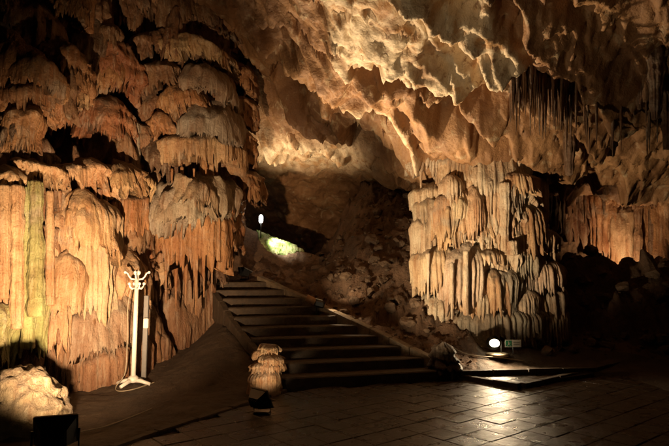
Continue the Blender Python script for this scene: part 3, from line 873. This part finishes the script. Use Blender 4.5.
for k in range(26):
    px = 420 + 130 * rsQ.rand(); py = 165 + 150 * rsQ.rand(); wq = 7 + 15 * rsQ.rand(); hq = 22 + 50 * rsQ.rand()
    pd(px - wq, px + wq, py, py + hq, 10.36 + .55 * ((px - 486) / 70) ** 2 - .1 * rsQ.rand(), .2 + .12 * rsQ.rand(), [PALE, CREAM, TAN, GREY][rsQ.randint(4)], cap=.15 + .4 * rsQ.rand())
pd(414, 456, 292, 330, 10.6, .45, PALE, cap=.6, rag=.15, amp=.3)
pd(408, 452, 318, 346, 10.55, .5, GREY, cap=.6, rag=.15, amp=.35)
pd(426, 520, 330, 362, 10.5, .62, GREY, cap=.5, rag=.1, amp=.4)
for px, yt, yb, d, r0, r1 in [(505, 182, 252, 10.18, .10, .07), (476, 166, 200, 10.3, .05, .02), (491, 180, 216, 10.2, .04, .01), (536, 182, 240, 10.45, .05, .03), (520, 186, 238, 10.3, .04, .02), (466, 250, 316, 9.98, .05, .05), (452, 262, 320, 10.0, .04, .02), (428, 252, 300, 10.25, .04, .015), (421, 168, 196, 10.7, .04, .01), (546, 170, 230, 10.75, .05, .03), (530, 168, 200, 10.55, .05, .02), (512, 240, 256, 10.15, .09, .12)]:
    column(pillar, px, yt, yb, d, r0, r1, PALE, M['pale'], 'stalactite')

# ------------------------------------------------------------------ stairs, kerbs, paving
stairs = thing('staircase', (0.2, 8.6, 0), 'wide dark stone staircase climbing beside the scree slope', 'staircase')
rsS = random.Random(3)
def clip_half(poly, a, n):
    out = []
    for i in range(len(poly)):
        p, q = np.array(poly[i - 1]), np.array(poly[i])
        dp, dq = (p - a) @ n, (q - a) @ n
        if dp <= 0: out.append(tuple(p))
        if (dp < 0 < dq) or (dq < 0 < dp):
            t = dp / (dp - dq); out.append(tuple(p + (q - p) * t))
    return out

def prism(poly, z0, z1, ch=.012):
    """extruded plan polygon with a chamfered upper edge"""
    poly = [np.array(p[:2]) for p in poly]
    area = sum(poly[i - 1][0] * poly[i][1] - poly[i][0] * poly[i - 1][1] for i in range(len(poly)))
    if area < 0: poly = poly[::-1]
    n = len(poly); c = sum(poly) / n
    inner = []
    for i in range(n):
        p, a, b = poly[i], poly[i - 1], poly[(i + 1) % n]
        e1 = (p - a) / max(1e-6, np.linalg.norm(p - a)); e2 = (b - p) / max(1e-6, np.linalg.norm(b - p))
        nn = np.array([-e1[1] - e2[1], e1[0] + e2[0]]); nn /= max(.3, np.linalg.norm(nn))
        inner.append(p + nn * ch)
    vs = [(*p, z0) for p in poly] + [(*p, z1 - ch) for p in poly] + [(*p, z1) for p in inner]
    fs = [tuple(range(2 * n, 3 * n))]
    for k in (0, 1):
        for i in range(n):
            fs.append((k * n + i, k * n + (i + 1) % n, k * n + n + (i + 1) % n, k * n + n + i))
    return vs, fs

def left_end(v): return -.05 - .30 * v + .03 * math.sin(v * 3)
for i in range(NSTEP):
    v0, v1 = i * RUN, (i + 1) * RUN + .06
    z1 = RISE * (i + 1)
    uL = left_end(v0)
    def pl(u, v): return ST_A + ST_DIR * u + ST_N * v
    nseg = 9
    def wav(k): return .012 * math.sin(k * 2.3 + i * 1.7) + .008 * math.sin(k * 5.1 + i)
    poly = [pl(uL + (4.6 - uL) * k / nseg, v0 + wav(k)) for k in range(nseg + 1)] + [pl(4.6, v1), pl(uL, v1)]
    poly = clip_half(poly, KA - KN * (.05 if i else -.02), KN)
    if i == 0: poly = clip_half(poly, np.array([1.98, 0]), np.array([1., 0]))
    base = np.array(stairs.location)
    vs, fs = prism(poly, z1 - RISE - .06, z1, .018)
    me = bpy.data.meshes.new('step'); me.from_pydata([tuple(np.array(v) - base) for v in vs], [], fs); me.update()
    link('step', me, M['step'], stairs)

def strip_stones(parent, pts, w, zfun, h, mat, name='kerb_stone', gap=.008, L0=.55, sink=.1):
    """a row of separate kerb stones along a polyline in plan"""
    pts = [np.array(p[:2], float) for p in pts]
    seg = [np.linalg.norm(b - a) for a, b in zip(pts[:-1], pts[1:])]
    tot = sum(seg); n = max(1, int(round(tot / L0)))
    def at(s):
        for k, L in enumerate(seg):
            if s <= L or k == len(seg) - 1: return pts[k] + (pts[k + 1] - pts[k]) * (s / L), (pts[k + 1] - pts[k]) / L
            s -= L
    for i in range(n):
        s0, s1 = tot * i / n + gap, tot * (i + 1) / n - gap
        (a, ta), (b, tb) = at(s0), at(s1)
        na, nb_ = np.array([-ta[1], ta[0]]), np.array([-tb[1], tb[0]])
        poly = [a - na * w / 2, b - nb_ * w / 2, b + nb_ * w / 2, a + na * w / 2]
        za, zb_ = zfun(*a), zfun(*b)
        j = rsS.uniform(-.006, .006)
        base = np.array(parent.location)
        vs, fs = prism(poly, 0, 1, .0)
        V = []
        for k, v in enumerate(vs):
            p = np.array(v[:2]); t = np.clip(((p - a) @ (b - a)) / ((b - a) @ (b - a)), 0, 1)
            zt = za + (zb_ - za) * t
            lay = k // 4
            if lay == 2:
                c = (a + b) / 2; d = p - c; p = c + d * np.array([1, 1]) * (1 - .03) if False else p
                p = a + (b - a) * np.clip(t, .015, .985) + (p - (a + (b - a) * t)) * .86
            z = zt - sink if lay == 0 else (zt + h - .014 + j if lay == 1 else zt + h + j)
            V.append((p[0] - base[0], p[1] - base[1], z - base[2]))
        me = bpy.data.meshes.new(name); me.from_pydata(V, [], fs); me.update()
        link(name, me, mat, parent)

def stair_z(x, y): return float(np.clip(.436 * stair_v(x, y), 0.0, 1.5))
kerb_r = thing('stair_kerb', (*KA, 0), 'sloping row of kerb stones between the stairs and the scree', 'kerb')
strip_stones(kerb_r, [KA + KN * .05, KA * .5 + KB * .5 + KN * .07, KB + KN * .05, KB + KD * .9 + KN * .02, KB + KD * 1.6], .17, lambda x, y: stair_z(x, y), .17, M['kerb'], L0=.42, sink=.3)
kerb_l = thing('stair_border', (*(ST_A + ST_DIR * -.4), 0), 'thin curved stone border on the earth side of the stairs', 'kerb')
strip_stones(kerb_l, [ST_A + ST_DIR * (left_end(v) - .03) + ST_N * v for v in (.35, .7, 1.1, 1.5, 1.9, 2.3, 2.8)], .12, lambda x, y: stair_z(x, y), .12, M['step'], L0=.36, sink=.35)
kerb_p = thing('path_kerb', tuple(Pz(190, 420, 0)), 'low kerb between the paving and the trodden earth under the flowstone wall', 'kerb')
strip_stones(kerb_p, [_pv[0], _pv[1], _pv[2], _pv[3]], .10, lambda x, y: 0, .022, M['dirt'], L0=.6)
kerb_c = thing('corner_kerb', tuple(Pz(520, 387, 0)), 'dark kerb turning a right angle in front of the lamp', 'kerb')
strip_stones(kerb_c, [_pv[4][:2] + np.array([.05, .0]), _pv[5][:2]], .10, lambda x, y: 0, .075, M['step'], L0=.5)
strip_stones(kerb_c, [_pv[5][:2] + np.array([.06, .05]), _pv[6][:2]], .10, lambda x, y: 0, .075, M['step'], L0=.5)
bedA, bedB = np.array([1.98, 8.92]), np.array([4.3, 9.2])
kerb_b = thing('bed_kerb', (3.1, 9.05, 0), 'straight kerb edging the earth bed at the foot of the pillar', 'kerb')
strip_stones(kerb_b, [bedA, bedB, (6.6, 11.2)], .10, lambda x, y: .0, .14, M['step'], L0=.6)

paving = thing('paved_floor', (0, 0, 0), 'dark wet floor of square stone tiles', None); paving['kind'] = 'structure'
TA = math.radians(39.0); TX = np.array([math.cos(TA), math.sin(TA)]); TY = np.array([-TX[1], TX[0]]); TS = .32
def tile_mesh(k):
    r = random.Random(k); h = TS / 2 - .002
    poly = [(-h + r.uniform(0, .004), -h + r.uniform(0, .004)), (h - r.uniform(0, .004), -h + r.uniform(0, .004)), (h - r.uniform(0, .004), h - r.uniform(0, .004)), (-h + r.uniform(0, .004), h - r.uniform(0, .004))]
    vs, fs = prism(poly, -.05, 0, .007)
    me = bpy.data.meshes.new('paving_tile'); me.from_pydata([tuple(map(float, v)) for v in vs], [], fs); me.update(); me.materials.append(M['tile']); return me
TILES = [tile_mesh(k) for k in range(6)]
O0 = _pv[5][:2]
cnt = 0; cand = []
for i in range(-36, 37):
    for j in range(-36, 37):
        c = O0 + TX * (i + .5) * TS + TY * (j + .5) * TS
        if sd_poly(np.array([c[0]]), np.array([c[1]]), PAVED)[0] > -.10: continue
        if c[1] < 4.55: continue
        px = 334.5 + F * c[0] / (c[1] * math.cos(PITCH))
        if not (-25 < px < 694): continue
        cand.append((c[1], c))
cand.sort(key=lambda t: t[0])
for _, c in cand[:330]:
    o = link('paving_tile', TILES[rsS.randrange(6)], None, paving, (c[0], c[1], rsS.uniform(-.003, .003)))
    o.rotation_euler = (rsS.uniform(-.006, .006), rsS.uniform(-.006, .006), TA + rsS.choice((0, 1, 2, 3)) * math.pi / 2)
    cnt += 1
# mortar bed under the tiles
_mb = MB(); _v, _f = prism([(p[0], p[1]) for p in PAVED], -.08, -.03, .0)
_mb.add(_v, _f).build('mortar_bed', M['dirt'], paving)
# the raised corner in front of the bed
corner = thing('raised_corner_paving', (2.9, 8.7, 0), 'small raised triangle of paving lit by the lamp before the pillar', 'paving')
tri = [tuple(_pv[4][:2] + np.array([.1, -.02])), tuple(_pv[5][:2] + np.array([.02, .1])), tuple(bedB + np.array([.0, -.06]))]
for i in range(-4, 12):
    for j in range(-4, 12):
        q = [O0 + TX * (i + a) * TS + TY * (j + b) * TS for a, b in ((.015, .015), (.985, .015), (.985, .985), (.015, .985))]
        for k in range(3):
            a, b, c = map(np.array, (tri[k], tri[(k + 1) % 3], tri[(k + 2) % 3]))
            n = np.array([b[1] - a[1], a[0] - b[0]])
            if (c - a) @ n > 0: n = -n
            q = clip_half(q, a, n) if len(q) > 2 else q
        if len(q) < 3: continue
        q2 = [q[0]]
        for p in q[1:]:
            if np.linalg.norm(np.array(p) - np.array(q2[-1])) > .02: q2.append(p)
        if len(q2) > 2 and np.linalg.norm(np.array(q2[0]) - np.array(q2[-1])) < .02: q2.pop()
        if len(q2) < 3: continue
        vs, fs = prism(q2, -.03, .055 + rsS.uniform(-.002, .002), .005)
        base = np.array(corner.location)
        me = bpy.data.meshes.new('paving_tile'); me.from_pydata([tuple(np.array(v) - base) for v in vs], [], fs); me.update()
        link('paving_tile', me, M['tile'], corner)

# ------------------------------------------------------------------ rocks
def boulder(p, size, seed, label, group=None, mat='rock', base=ICO3, rot=0, **kw):
    V, Fc = rock_shape(seed, size, base, **kw)
    c, s = math.cos(rot), math.sin(rot)
    V = V @ np.array([[c, s, 0], [-s, c, 0], [0, 0, 1]])
    zmin = V[:, 2].min()
    o = link('boulder', make_mesh('boulder', V - np.array([0, 0, zmin]), Fc, False), M[mat], None, tuple(p), color=TAN)
    return tag(o, label, 'rock', group)

V, Fc = rock_shape(31, (.48, .44, .40), ICO5, cuts=3, rough=.16)
V += (.035 * ridged(V * 4, 4) + .05 * np.abs(fbm(V * 7, 3)))[:, None] * V / np.linalg.norm(V, axis=1)[:, None]
o = link('boulder', make_mesh('boulder', V, Fc), M['flow'], None, (-3.44, 5.95, .2), color=(.22, .175, .10))
tag(o, 'large rounded mossy tan boulder at the foot of the flowstone wall', 'rock')

def gz(x, y): return float(ground_z(np.array([x]), np.array([y]))[0])
def scree_hit(px, py):
    u, yy, w = ray(px, py)
    d = np.linspace(8.6, 15.5, 900); x = u * d / yy; z = EYE + w * d / yy
    h = ground_z(x, d); i = np.argmax(z < h)
    return x[i], d[i], h[i]
SPOTS = [(372, 242, .17, 'pale block lodged high on the scree slope'), (346, 284, .15, 'rounded pale stone half way down the scree slope'), (379, 214, .16, 'squat tan block near the top of the scree')]
for px, py, r, lab in SPOTS:
    x, y, z = scree_hit(px, py)
    boulder((x, y, z - r * .5), (r, r * .85, r * .8), int(px), lab, cuts=8, base=ICO3)
rr = random.Random(11)
n = 0
while n < 90:
    px, py = rr.uniform(306, 430), rr.uniform(188, 335)
    if py < 250 - (px - 306) * .7 - 5: continue
    x, y, z = scree_hit(px, py)
    s = (x - KA[0]) * KN[0] + (y - KA[1]) * KN[1]
    if s < .25: continue
    r = .035 + .11 * rr.random() ** 2
    boulder((x, y, z - r * .55), (r * rr.uniform(.9, 1.4), r, r * rr.uniform(.6, 1)), n + 500, 'brown angular stone lying on the scree slope', 'stones on the scree slope', cuts=7, rot=rr.uniform(0, 6), base=ico(2) if r < .07 else ICO3)
    n += 1
n = 0
while n < 45:
    x, y = rr.uniform(4.9, 8.6), rr.uniform(10.4, 12.2)
    z = gz(x, y); r = .05 + .16 * rr.random() ** 2
    boulder((x, y, z - r * .5), (r * 1.2, r, r * .8), n + 900, 'dark stone on the rubble bank right of the pillar', 'stones on the rubble bank', cuts=7, rot=rr.uniform(0, 6))
    n += 1
for k, (px, py, d) in enumerate([(560, 352, 10.2), (574, 356, 10.2), (592, 352, 10.5), (606, 350, 10.8), (626, 350, 10.9), (548, 356, 10.0)]):
    p = Pw(px, py, d); r = .06 + .05 * rr.random()
    boulder((p[0], p[1], gz(p[0], p[1]) - .03), (r * 1.4, r, r), 1200 + k, 'small stone on the earth bed beside the pillar foot', 'stones in the earth bed')
def pebbles(name, label, npeb, xr, yr, ok, seed):
    rs = np.random.RandomState(seed); VV, FF = [], []; n = 0; base, Fc = ico(1)
    while n < npeb:
        x, y = rs.uniform(*xr), rs.uniform(*yr)
        if not ok(x, y): continue
        r = .012 + .035 * rs.rand() ** 2
        V = base.copy()
        for k in range(4):
            m_ = rs.normal(size=3); m_ /= np.linalg.norm(m_)
            V = V - np.clip(V @ m_ - .45, 0, None)[:, None] * m_
        VV.append(V * r * np.array([1.3, 1, .8]) * (.8 + .4 * rs.rand(3)) + np.array([x, y, gz(x, y) + r * .15])); FF.append(Fc + n * len(base)); n += 1
    o = link(name, make_mesh(name, np.concatenate(VV), np.concatenate(FF), False), M['rock'])
    tag(o, label, 'pebbles', None, 'stuff')
pebbles('scree_pebbles', 'small loose brown stones strewn over the scree slope', 900, (-.4, 3.), (9.2, 14.), lambda x, y: ((x - KA[0]) * KN[0] + (y - KA[1]) * KN[1]) > .15 and x - .28 * (y - 10) < 2.5, 3)
pebbles('rubble_pebbles', 'small dark stones strewn over the rubble bank', 300, (4.7, 8.5), (10., 12.2), lambda x, y: True, 4)
# the upright dark stone at the bottom corner of the stairs
up = Pw(437, 366, 9.0)
upz = gz(2.02, 9.0)
P3, Q = drape_arrays(np.array([0, 0.]), np.array([1., 0]), np.array([0, -1.]), .17, .15, .40, -.06, 0, 2 * math.pi, cap=.3, flute=(.05, .12), amp=.3, rag=0, tiers=3, tier_amp=.05, taper=-.35, seed=5, rough=.09, res=.012, wrap=True)
o = link('stalagmite', make_mesh('stalagmite', P3, Q), M['flow'], None, (up[0] + .06, 9.0, max(.1, upz)), color=(.09, .055, .03))
tag(o, 'stumpy dark stalagmite at the bottom right corner of the stairs', 'stalagmite')
# the lit stalagmite left of the stairs
sp = Pz(267, 393, .0)
sg = thing('stalagmite', (sp[0], sp[1], 0.0), 'small lit tan stalagmite of stacked tiers behind the floor lamp', 'stalagmite')
for k, (zt, zb, r) in enumerate([(.68, .52, .14), (.62, .44, .165), (.55, .36, .18), (.47, .26, .185), (.38, -.05, .19)]):
    P3, Q = drape_arrays(sp[:2], np.array([1., 0]), np.array([0, -1.]), r, r, zt, zb, 0, 2 * math.pi, cap=.4, flute=(.02, .05), amp=.5, rag=.3 if k < 4 else 0, tiers=2, tier_amp=.02, taper=-.08 if k == 4 else 0, seed=60 + k, rough=.025, res=.009, wrap=True)
    world_part('tier', P3, Q, M['flow'], sg, (.55, .36, .19))

# ------------------------------------------------------------------ moss by the far lamp
def build_moss():
    nU, nV = 110, 60
    u = np.linspace(0.05, .93, nU); v = np.linspace(0, 1, nV)
    U, Vv = np.meshgrid(u, v, indexing='ij')
    ln = .6 * np.sin(np.pi * (U - .05) / .88) ** .55 * (1.15 - .75 * U)
    X = MA_[0] + (MB_[0] - MA_[0]) * U; Y = MA_[1] + (MB_[1] - MA_[1]) * U - ln * Vv + .08
    P = np.stack([X, Y, np.zeros_like(X)], -1)
    X = X + .06 * fbm(P * 5, 3); Y = Y + .08 * fbm(P * 5 + 9, 3)
    Z = ground_z(X, Y) + .05 * np.clip(1 - (2 * Vv - 1) ** 2, 0, 1) ** .5 + .03 * np.abs(fbm(P * 11, 3)) - .01
    o = link('moss_patch', make_mesh('moss_patch', np.stack([X, Y, Z], -1), grid_faces(nU, nV)), M['moss'])
    tag(o, 'bright yellow green moss patch under the far lamp', 'moss')
build_moss()

# ------------------------------------------------------------------ lamps
def spot(parent, name, loc, target, power, cone, blend=.5, color=WARM, radius=.04):
    ld = bpy.data.lights.new(name, 'SPOT'); ld.energy = power; ld.spot_size = math.radians(cone); ld.spot_blend = blend
    ld.color = color; ld.shadow_soft_size = radius
    o = bpy.data.objects.new(name, ld); COL.objects.link(o)
    d = Vector(target) - Vector(loc)
    o.rotation_euler = d.to_track_quat('-Z', 'Y').to_euler()
    o.location = Vector(loc) - Vector(parent.location)
    o.parent = parent
    return o

def floodlight(loc, target, label, power, cone, w=.30, h=.22, dep=.12, blend=.5, color=WARM, stand=.10, radius=.05, extra=(), group=None):
    """black floodlight: tapered housing, cooling fins, glass, U bracket, foot"""
    loc = Vector(loc)
    t = thing('floodlight', tuple(loc), label, 'lamp', group)
    hc = Vector((0, 0, stand + h * .55))
    d = (Vector(target) - (loc + hc)).normalized()
    side = d.cross(Vector((0, 0, 1))).normalized(); upv = side.cross(d).normalized()
    R = Matrix((side, d, upv)).transposed()
    def W(x, y, z): return hc + R @ Vector((x, y, z))
    b = MB()
    k = .62
    vs = [W(sx * w / 2 * k, -dep, sz * h / 2 * k) for sx, sz in ((-1, -1), (1, -1), (1, 1), (-1, 1))] + [W(sx * w / 2, -dep * .15, sz * h / 2) for sx, sz in ((-1, -1), (1, -1), (1, 1), (-1, 1))] + [W(sx * w / 2, 0, sz * h / 2) for sx, sz in ((-1, -1), (1, -1), (1, 1), (-1, 1))]
    fs = [(3, 2, 1, 0)] + [(q * 4 + i, q * 4 + (i + 1) % 4, q * 4 + 4 + (i + 1) % 4, q * 4 + 4 + i) for q in (0, 1) for i in range(4)]
    b.add(vs, fs); b.build('housing', M['black'], t)
    f = MB()
    for i in range(5):
        f.box(W((i - 2) * w * .13, -dep - .012, 0), (.006, .03, h * .5), R)
    f.build('cooling_fins', M['black'], t)
    g = MB()
    for sx, sz, sw, sh in ((0, 1, w, .014), (0, -1, w, .014), (1, 0, .014, h), (-1, 0, .014, h)):
        g.box(W(sx * w / 2, .004, sz * h / 2), (sw + .01, .016, sh + .01), R)
    g.build('front_rim', M['grey'], t)
    e = MB(); e.box(W(0, -.014, 0), (w * .94, .006, h * .92), R); e.build('lamp_glass', M['lens'], t)
    u = MB()
    s2 = Vector((side.x, side.y, 0)).normalized()
    L = hc - s2 * (w / 2 + .02); Rr = hc + s2 * (w / 2 + .02)
    u.tube([hc - s2 * (w / 2 - .01), L, L - Vector((0, 0, stand + h * .5)), Rr - Vector((0, 0, stand + h * .5)), Rr, hc + s2 * (w / 2 - .01)], .009, 6)
    u.build('bracket', M['black'], t)
    ft = MB(); ft.box((0, 0, .012), (w * .7, .14, .024), None, .005); ft.build('foot', M['black'], t)
    lp = loc + W(0, .03, 0)
    spot(t, 'floodlight_beam', lp, target, power, cone, blend, color, radius)
    for (tg, pw, cn) in extra:
        spot(t, 'floodlight_beam', lp, tg, pw, cn, blend, color, radius)
    return t

# bottom left: washes the flowstone wall
floodlight(Pz(53, 489, 0), Pw(104, 246, 8.4), 'large black floodlight on the floor before the mossy boulder', 2500, 74, w=.29, h=.22, dep=.12, blend=1., stand=.32, color=WARM)
# by the small stalagmite: washes the pillar
floodlight(Pz(262, 413, 0), Pw(484, 225, 10.5), 'small black floodlight on the floor before the lit stalagmite', 2500, 46, w=.28, h=.22, dep=.12, blend=1., color=WARM2, stand=.06, extra=[(sp + np.array([0, 0, .46]), 90, 44), (Pw(455, 62, 9.0), 330, 76)])
# behind the rubble bank
floodlight((6.9, 12.55, gz(6.9, 12.55) - .02), Pw(622, 215, 13.8), 'floodlight hidden behind the rubble bank, aimed at the fluted wall', 340, 112, color=WARM, blend=1., stand=.0)
# behind the flowstone wall's edge, up into the passage vault
floodlight((-1.98, 12.0, gz(-1.98, 12.0)), Pw(312, 110, 13.0), 'floodlight behind the edge of the flowstone wall, aimed at the passage roof', 800, 62, color=WARM2, blend=1.)

# stair lamp with its tan snout
sl = Pw(318, 306, 10.45)
st = thing('stair_spotlight', tuple(sl - np.array([0, 0, .12])), 'black spotlight with a tan snout standing on the stair kerb', 'lamp')
mb = MB(); mb.box((0.03, 0, .16), (.20, .16, .14), Matrix.Rotation(.25, 3, 'Y'), .03); mb.build('housing', M['black'], st)
mb = MB(); mb.tube([(-.06, 0, .20), (-.22, -.02, .28)], [.07, .065], 14); mb.build('snout', M['rust'], st, True)
mb = MB(); mb.box((.02, 0, .245), (.14, .10, .012), Matrix.Rotation(.25, 3, 'Y')); mb.build('label_plate', M['sign'], st)
mb = MB(); mb.tube([(.10, .0, .1), (.13, 0, -.06)], .02, 8); mb.tube([(-.03, .0, .1), (-.03, 0, -.06)], .014, 8); mb.build('leg', M['black'], st)
spot(st, 'spotlight_beam', Vector(sl) + Vector((-.26, -.03, .22)), Pw(432, 20, 8.2), 2100, 80, 1., WARM2, .04)
spot(st, 'spotlight_beam', Vector(sl) + Vector((.2, .0, .25)), Pw(390, 240, 12.2), 55, 105, .9, WARM2, .05)

spot(st, 'spotlight_beam', Vector(sl) + Vector((.16, -.05, .26)), Pw(346, 321, 10.2), 26, 60, .6, WARM2, .03)

# the glowing lamp before the pillar
gl = Pw(494, 343, 9.75); gzb = gz(gl[0], 9.75)
gt = thing('bollard_lamp', (gl[0], 9.75, gzb), 'glowing round lamp on a thin post at the foot of the pale pillar', 'lamp')
zl = gl[2] - gzb
mb = MB(); mb.ball((0, -.03, zl), (.088, .055, .07), 24, 14); mb.build('lamp_globe', M['bulb'], gt, True)
mb = MB(); mb.tube([(0, .03, zl), (0, .09, zl)], [.13, .07], 18); mb.build('reflector', M['black'], gt, True)
mb = MB(); mb.tube([(.14, .05, 0), (.14, .05, zl + .03)], .009, 8); mb.tube([(.14, .05, zl), (0, .06, zl)], .008, 6); mb.build('post', M['grey'], gt, True)
mb = MB(); mb.tube([(.05, 0, -.02), (.05, 0, .022), (.05, 0, .035)], [.2, .2, .16], 24); mb.build('base', M['cable'], gt, True)
spot(gt, 'lamp_light', Vector((gl[0], 9.75 - .13, gl[2])), Vector((gl[0] - .25, 7.2, .0)), 75, 165, .6, WARM2, .06)

# the far white lamp
fl_ = Pw(261, 219, 13.45); fgz = gz(fl_[0], 13.45)
ft = thing('path_lamp', (fl_[0], 13.45, fgz), 'bright white upright lamp above the moss patch', 'lamp')
zl2 = max(.25, fl_[2] - fgz)
mb = MB(); mb.tube([(0, 0, zl2 - .10), (0, 0, zl2 - .06), (0, 0, zl2 + .06), (0, 0, zl2 + .10)], [.025, .05, .05, .025], 16); mb.build('lamp_globe', M['bulb_cool'], ft, True)
mb = MB(); mb.tube([(0, 0, -.1), (0, 0, zl2 - .1)], .015, 8); mb.build('post', M['black'], ft, True)
mb = MB(); mb.tube([(0, 0, zl2 + .105), (0, 0, zl2 + .13)], [.09, .05], 14); mb.build('cap', M['black'], ft, True)
spot(ft, 'lamp_light', Vector((fl_[0] + .12, 13.2, fgz + zl2)), Vector(Pw(278, 243, 13.4)), 230, 44, .6, (1.0, .95, .75), .05)

# ------------------------------------------------------------------ coat stand
cb = Pw(133, 384, 8.12); cbz = gz(cb[0], cb[1])
cs = thing('coat_stand', (cb[0], cb[1], cbz), 'white coat stand with curled hooks before the flowstone wall', 'coat stand')
Hc = Pw(133, 274, cb[1])[2] - cbz
mb = MB(); mb.tube([(0, 0, .03), (0, 0, Hc)], [.034, .031], 14); mb.build('pole', M['white'], cs, True)
mb = MB(); mb.ball((0, 0, Hc + .02), (.055, .055, .045), 14, 8); mb.build('finial', M['white'], cs, True)
mb = MB(); mb.tube([(0, 0, .04), (0, 0, .10), (0, 0, .13)], [.085, .075, .045], 14); mb.build('base_collar', M['white'], cs, True)
for k, a in enumerate((-.15, 1.35, 2.95, 4.4)):
    mb = MB(); mb.tube([(0, 0, .06), (.12 * math.cos(a), .12 * math.sin(a), .055), (.27 * math.cos(a), .27 * math.sin(a), .012)], [.034, .03, .024], 8); mb.build('foot', M['white'], cs, True)
for k in range(4):
    a = k * math.pi / 2 + .2
    c_, s_ = math.cos(a), math.sin(a)
    mb = MB(); mb.tube([(r * c_, r * s_, Hc + z) for r, z in ((.03, -.08), (.08, -.075), (.11, -.04), (.135, .01), (.17, .025))], [.013, .013, .012, .012, .011], 8)
    mb.ball((.17 * c_, .17 * s_, Hc + .025), .022, 10, 6); mb.build('coat_hook', M['white'], cs, True)
    a += .5; c_, s_ = math.cos(a), math.sin(a)
    mb = MB(); mb.tube([(r * c_, r * s_, Hc + z) for r, z in ((.03, -.21), (.07, -.22), (.10, -.19), (.11, -.15))], [.015, .015, .014, .013], 8)
    mb.ball((.11 * c_, .11 * s_, Hc - .145), .024, 10, 6); mb.build('lower_hook', M['white'], cs, True)
# post with a white socket box behind the stand
sp_ = Pw(144, 372, cb[1] + .25); sz_ = gz(sp_[0], sp_[1])
so = thing('socket_post', (sp_[0], sp_[1], sz_), 'thin dark post carrying a white socket box behind the coat stand', 'socket')
mb = MB(); mb.box((0, 0, .62), (.075, .04, 1.3), None, .006); mb.build('post', M['grey'], so)
zb_ = Pw(150, 323, sp_[1])[2] - sz_
mb = MB(); mb.box((.02, -.045, zb_), (.075, .05, .15), None, .01); mb.build('socket_box', M['white'], so)

def cable(pts, r, mat, label, nm='cable'):
    P = [Vector(p) for p in pts]; out = []
    for i in range(len(P) - 1):
        p0, p1, p2, p3 = P[max(i - 1, 0)], P[i], P[i + 1], P[min(i + 2, len(P) - 1)]
        for k in range(8):
            t = k / 8
            out.append(.5 * ((2 * p1) + (p2 - p0) * t + (2 * p0 - 5 * p1 + 4 * p2 - p3) * t * t + (3 * p1 - p0 - 3 * p2 + p3) * t ** 3))
    out.append(P[-1])
    b = out[0].copy()
    m_ = MB(); m_.tube([p - b for p in out], r, 6)
    return tag(m_.build(nm, M[mat], None, True, tuple(b)), label, 'cable')
def gp(px, py, z=.02):
    p = Pz(px, py, 0); return (p[0], p[1], gz(p[0], p[1]) + z)
cx, cy = cb[0], cb[1]
cable([(cx - .06, cy - .05, Hc - .15), (cx - .10, cy - .05, 1.2), (cx - .09, cy - .05, .7), (cx - .10, cy - .06, .25), (cx - .2, cy - .12, gz(cx - .2, cy - .12) + .015), (cx - .1, cy - .25, gz(cx - .1, cy - .25) + .015), (cx + .1, cy - .2, gz(cx + .1, cy - .2) + .015), (cx + .3, cy + .05, gz(cx + .3, cy + .05) + .015)], .009, 'cable', 'pale cable hanging down the white coat stand and looped at its feet')
cable([gp(72, 437), gp(90, 434), gp(106, 430), gp(130, 420), gp(152, 412)], .007, 'cable', 'thin pale cable running from the large floodlight across the earth')
cable([gp(262, 412), gp(248, 414), gp(230, 412), gp(205, 416), gp(180, 424), gp(150, 436)], .012, 'dark_cable', 'black cable running along the kerb from the small floodlight')
y9 = 9.6
cable([(1.95, 9.5, gz(1.95, 9.5) + .10), (2.3, 9.55, gz(2.3, 9.55) + .05), (2.9, 9.6, gz(2.9, 9.6) + .05), (3.3, 9.62, gz(3.3, 9.62) + .03)], .010, 'cable', 'pale cable stretched along the earth bed to the glowing lamp')

# ------------------------------------------------------------------ the little exit sign
sp3 = Pw(513, 343.5, 9.85); sgz = gz(sp3[0], 9.85)
sn = thing('exit_sign', (sp3[0], 9.85, sgz), 'small pale exit sign with a green pictogram beside the glowing lamp', 'sign')
zc = sp3[2] - sgz
mb = MB(); mb.box((0, 0, zc), (.29, .012, .13), None, .003); mb.build('panel', M['sign'], sn)
mb = MB(); mb.box((-.08, -.0085, zc), (.105, .004, .10)); gp_ = mb.build('pictogram', M['green'], sn)
mb = MB()
mb.box((-.085, -.012, zc + .028), (.018, .003, .018)); mb.box((-.08, -.012, zc), (.016, .003, .034), Matrix.Rotation(.3, 3, 'Y'))
mb.box((-.062, -.012, zc - .026), (.036, .003, .009), Matrix.Rotation(.6, 3, 'Y')); mb.box((-.094, -.012, zc - .026), (.034, .003, .009), Matrix.Rotation(-.9, 3, 'Y'))
mb.box((-.062, -.012, zc + .006), (.03, .003, .008), Matrix.Rotation(-.3, 3, 'Y'))
mb.build('running_figure', M['sign'], gp_)
mb = MB(); mb.box((.06, -.0085, zc + .018), (.11, .003, .02)); mb.box((.06, -.0085, zc - .018), (.11, .003, .02)); mb.build('lettering_band', M['ink'], sn)
mb = MB(); mb.tube([(0, .014, -.05), (0, .014, zc)], .008, 8); mb.build('stake', M['grey'], sn, True)
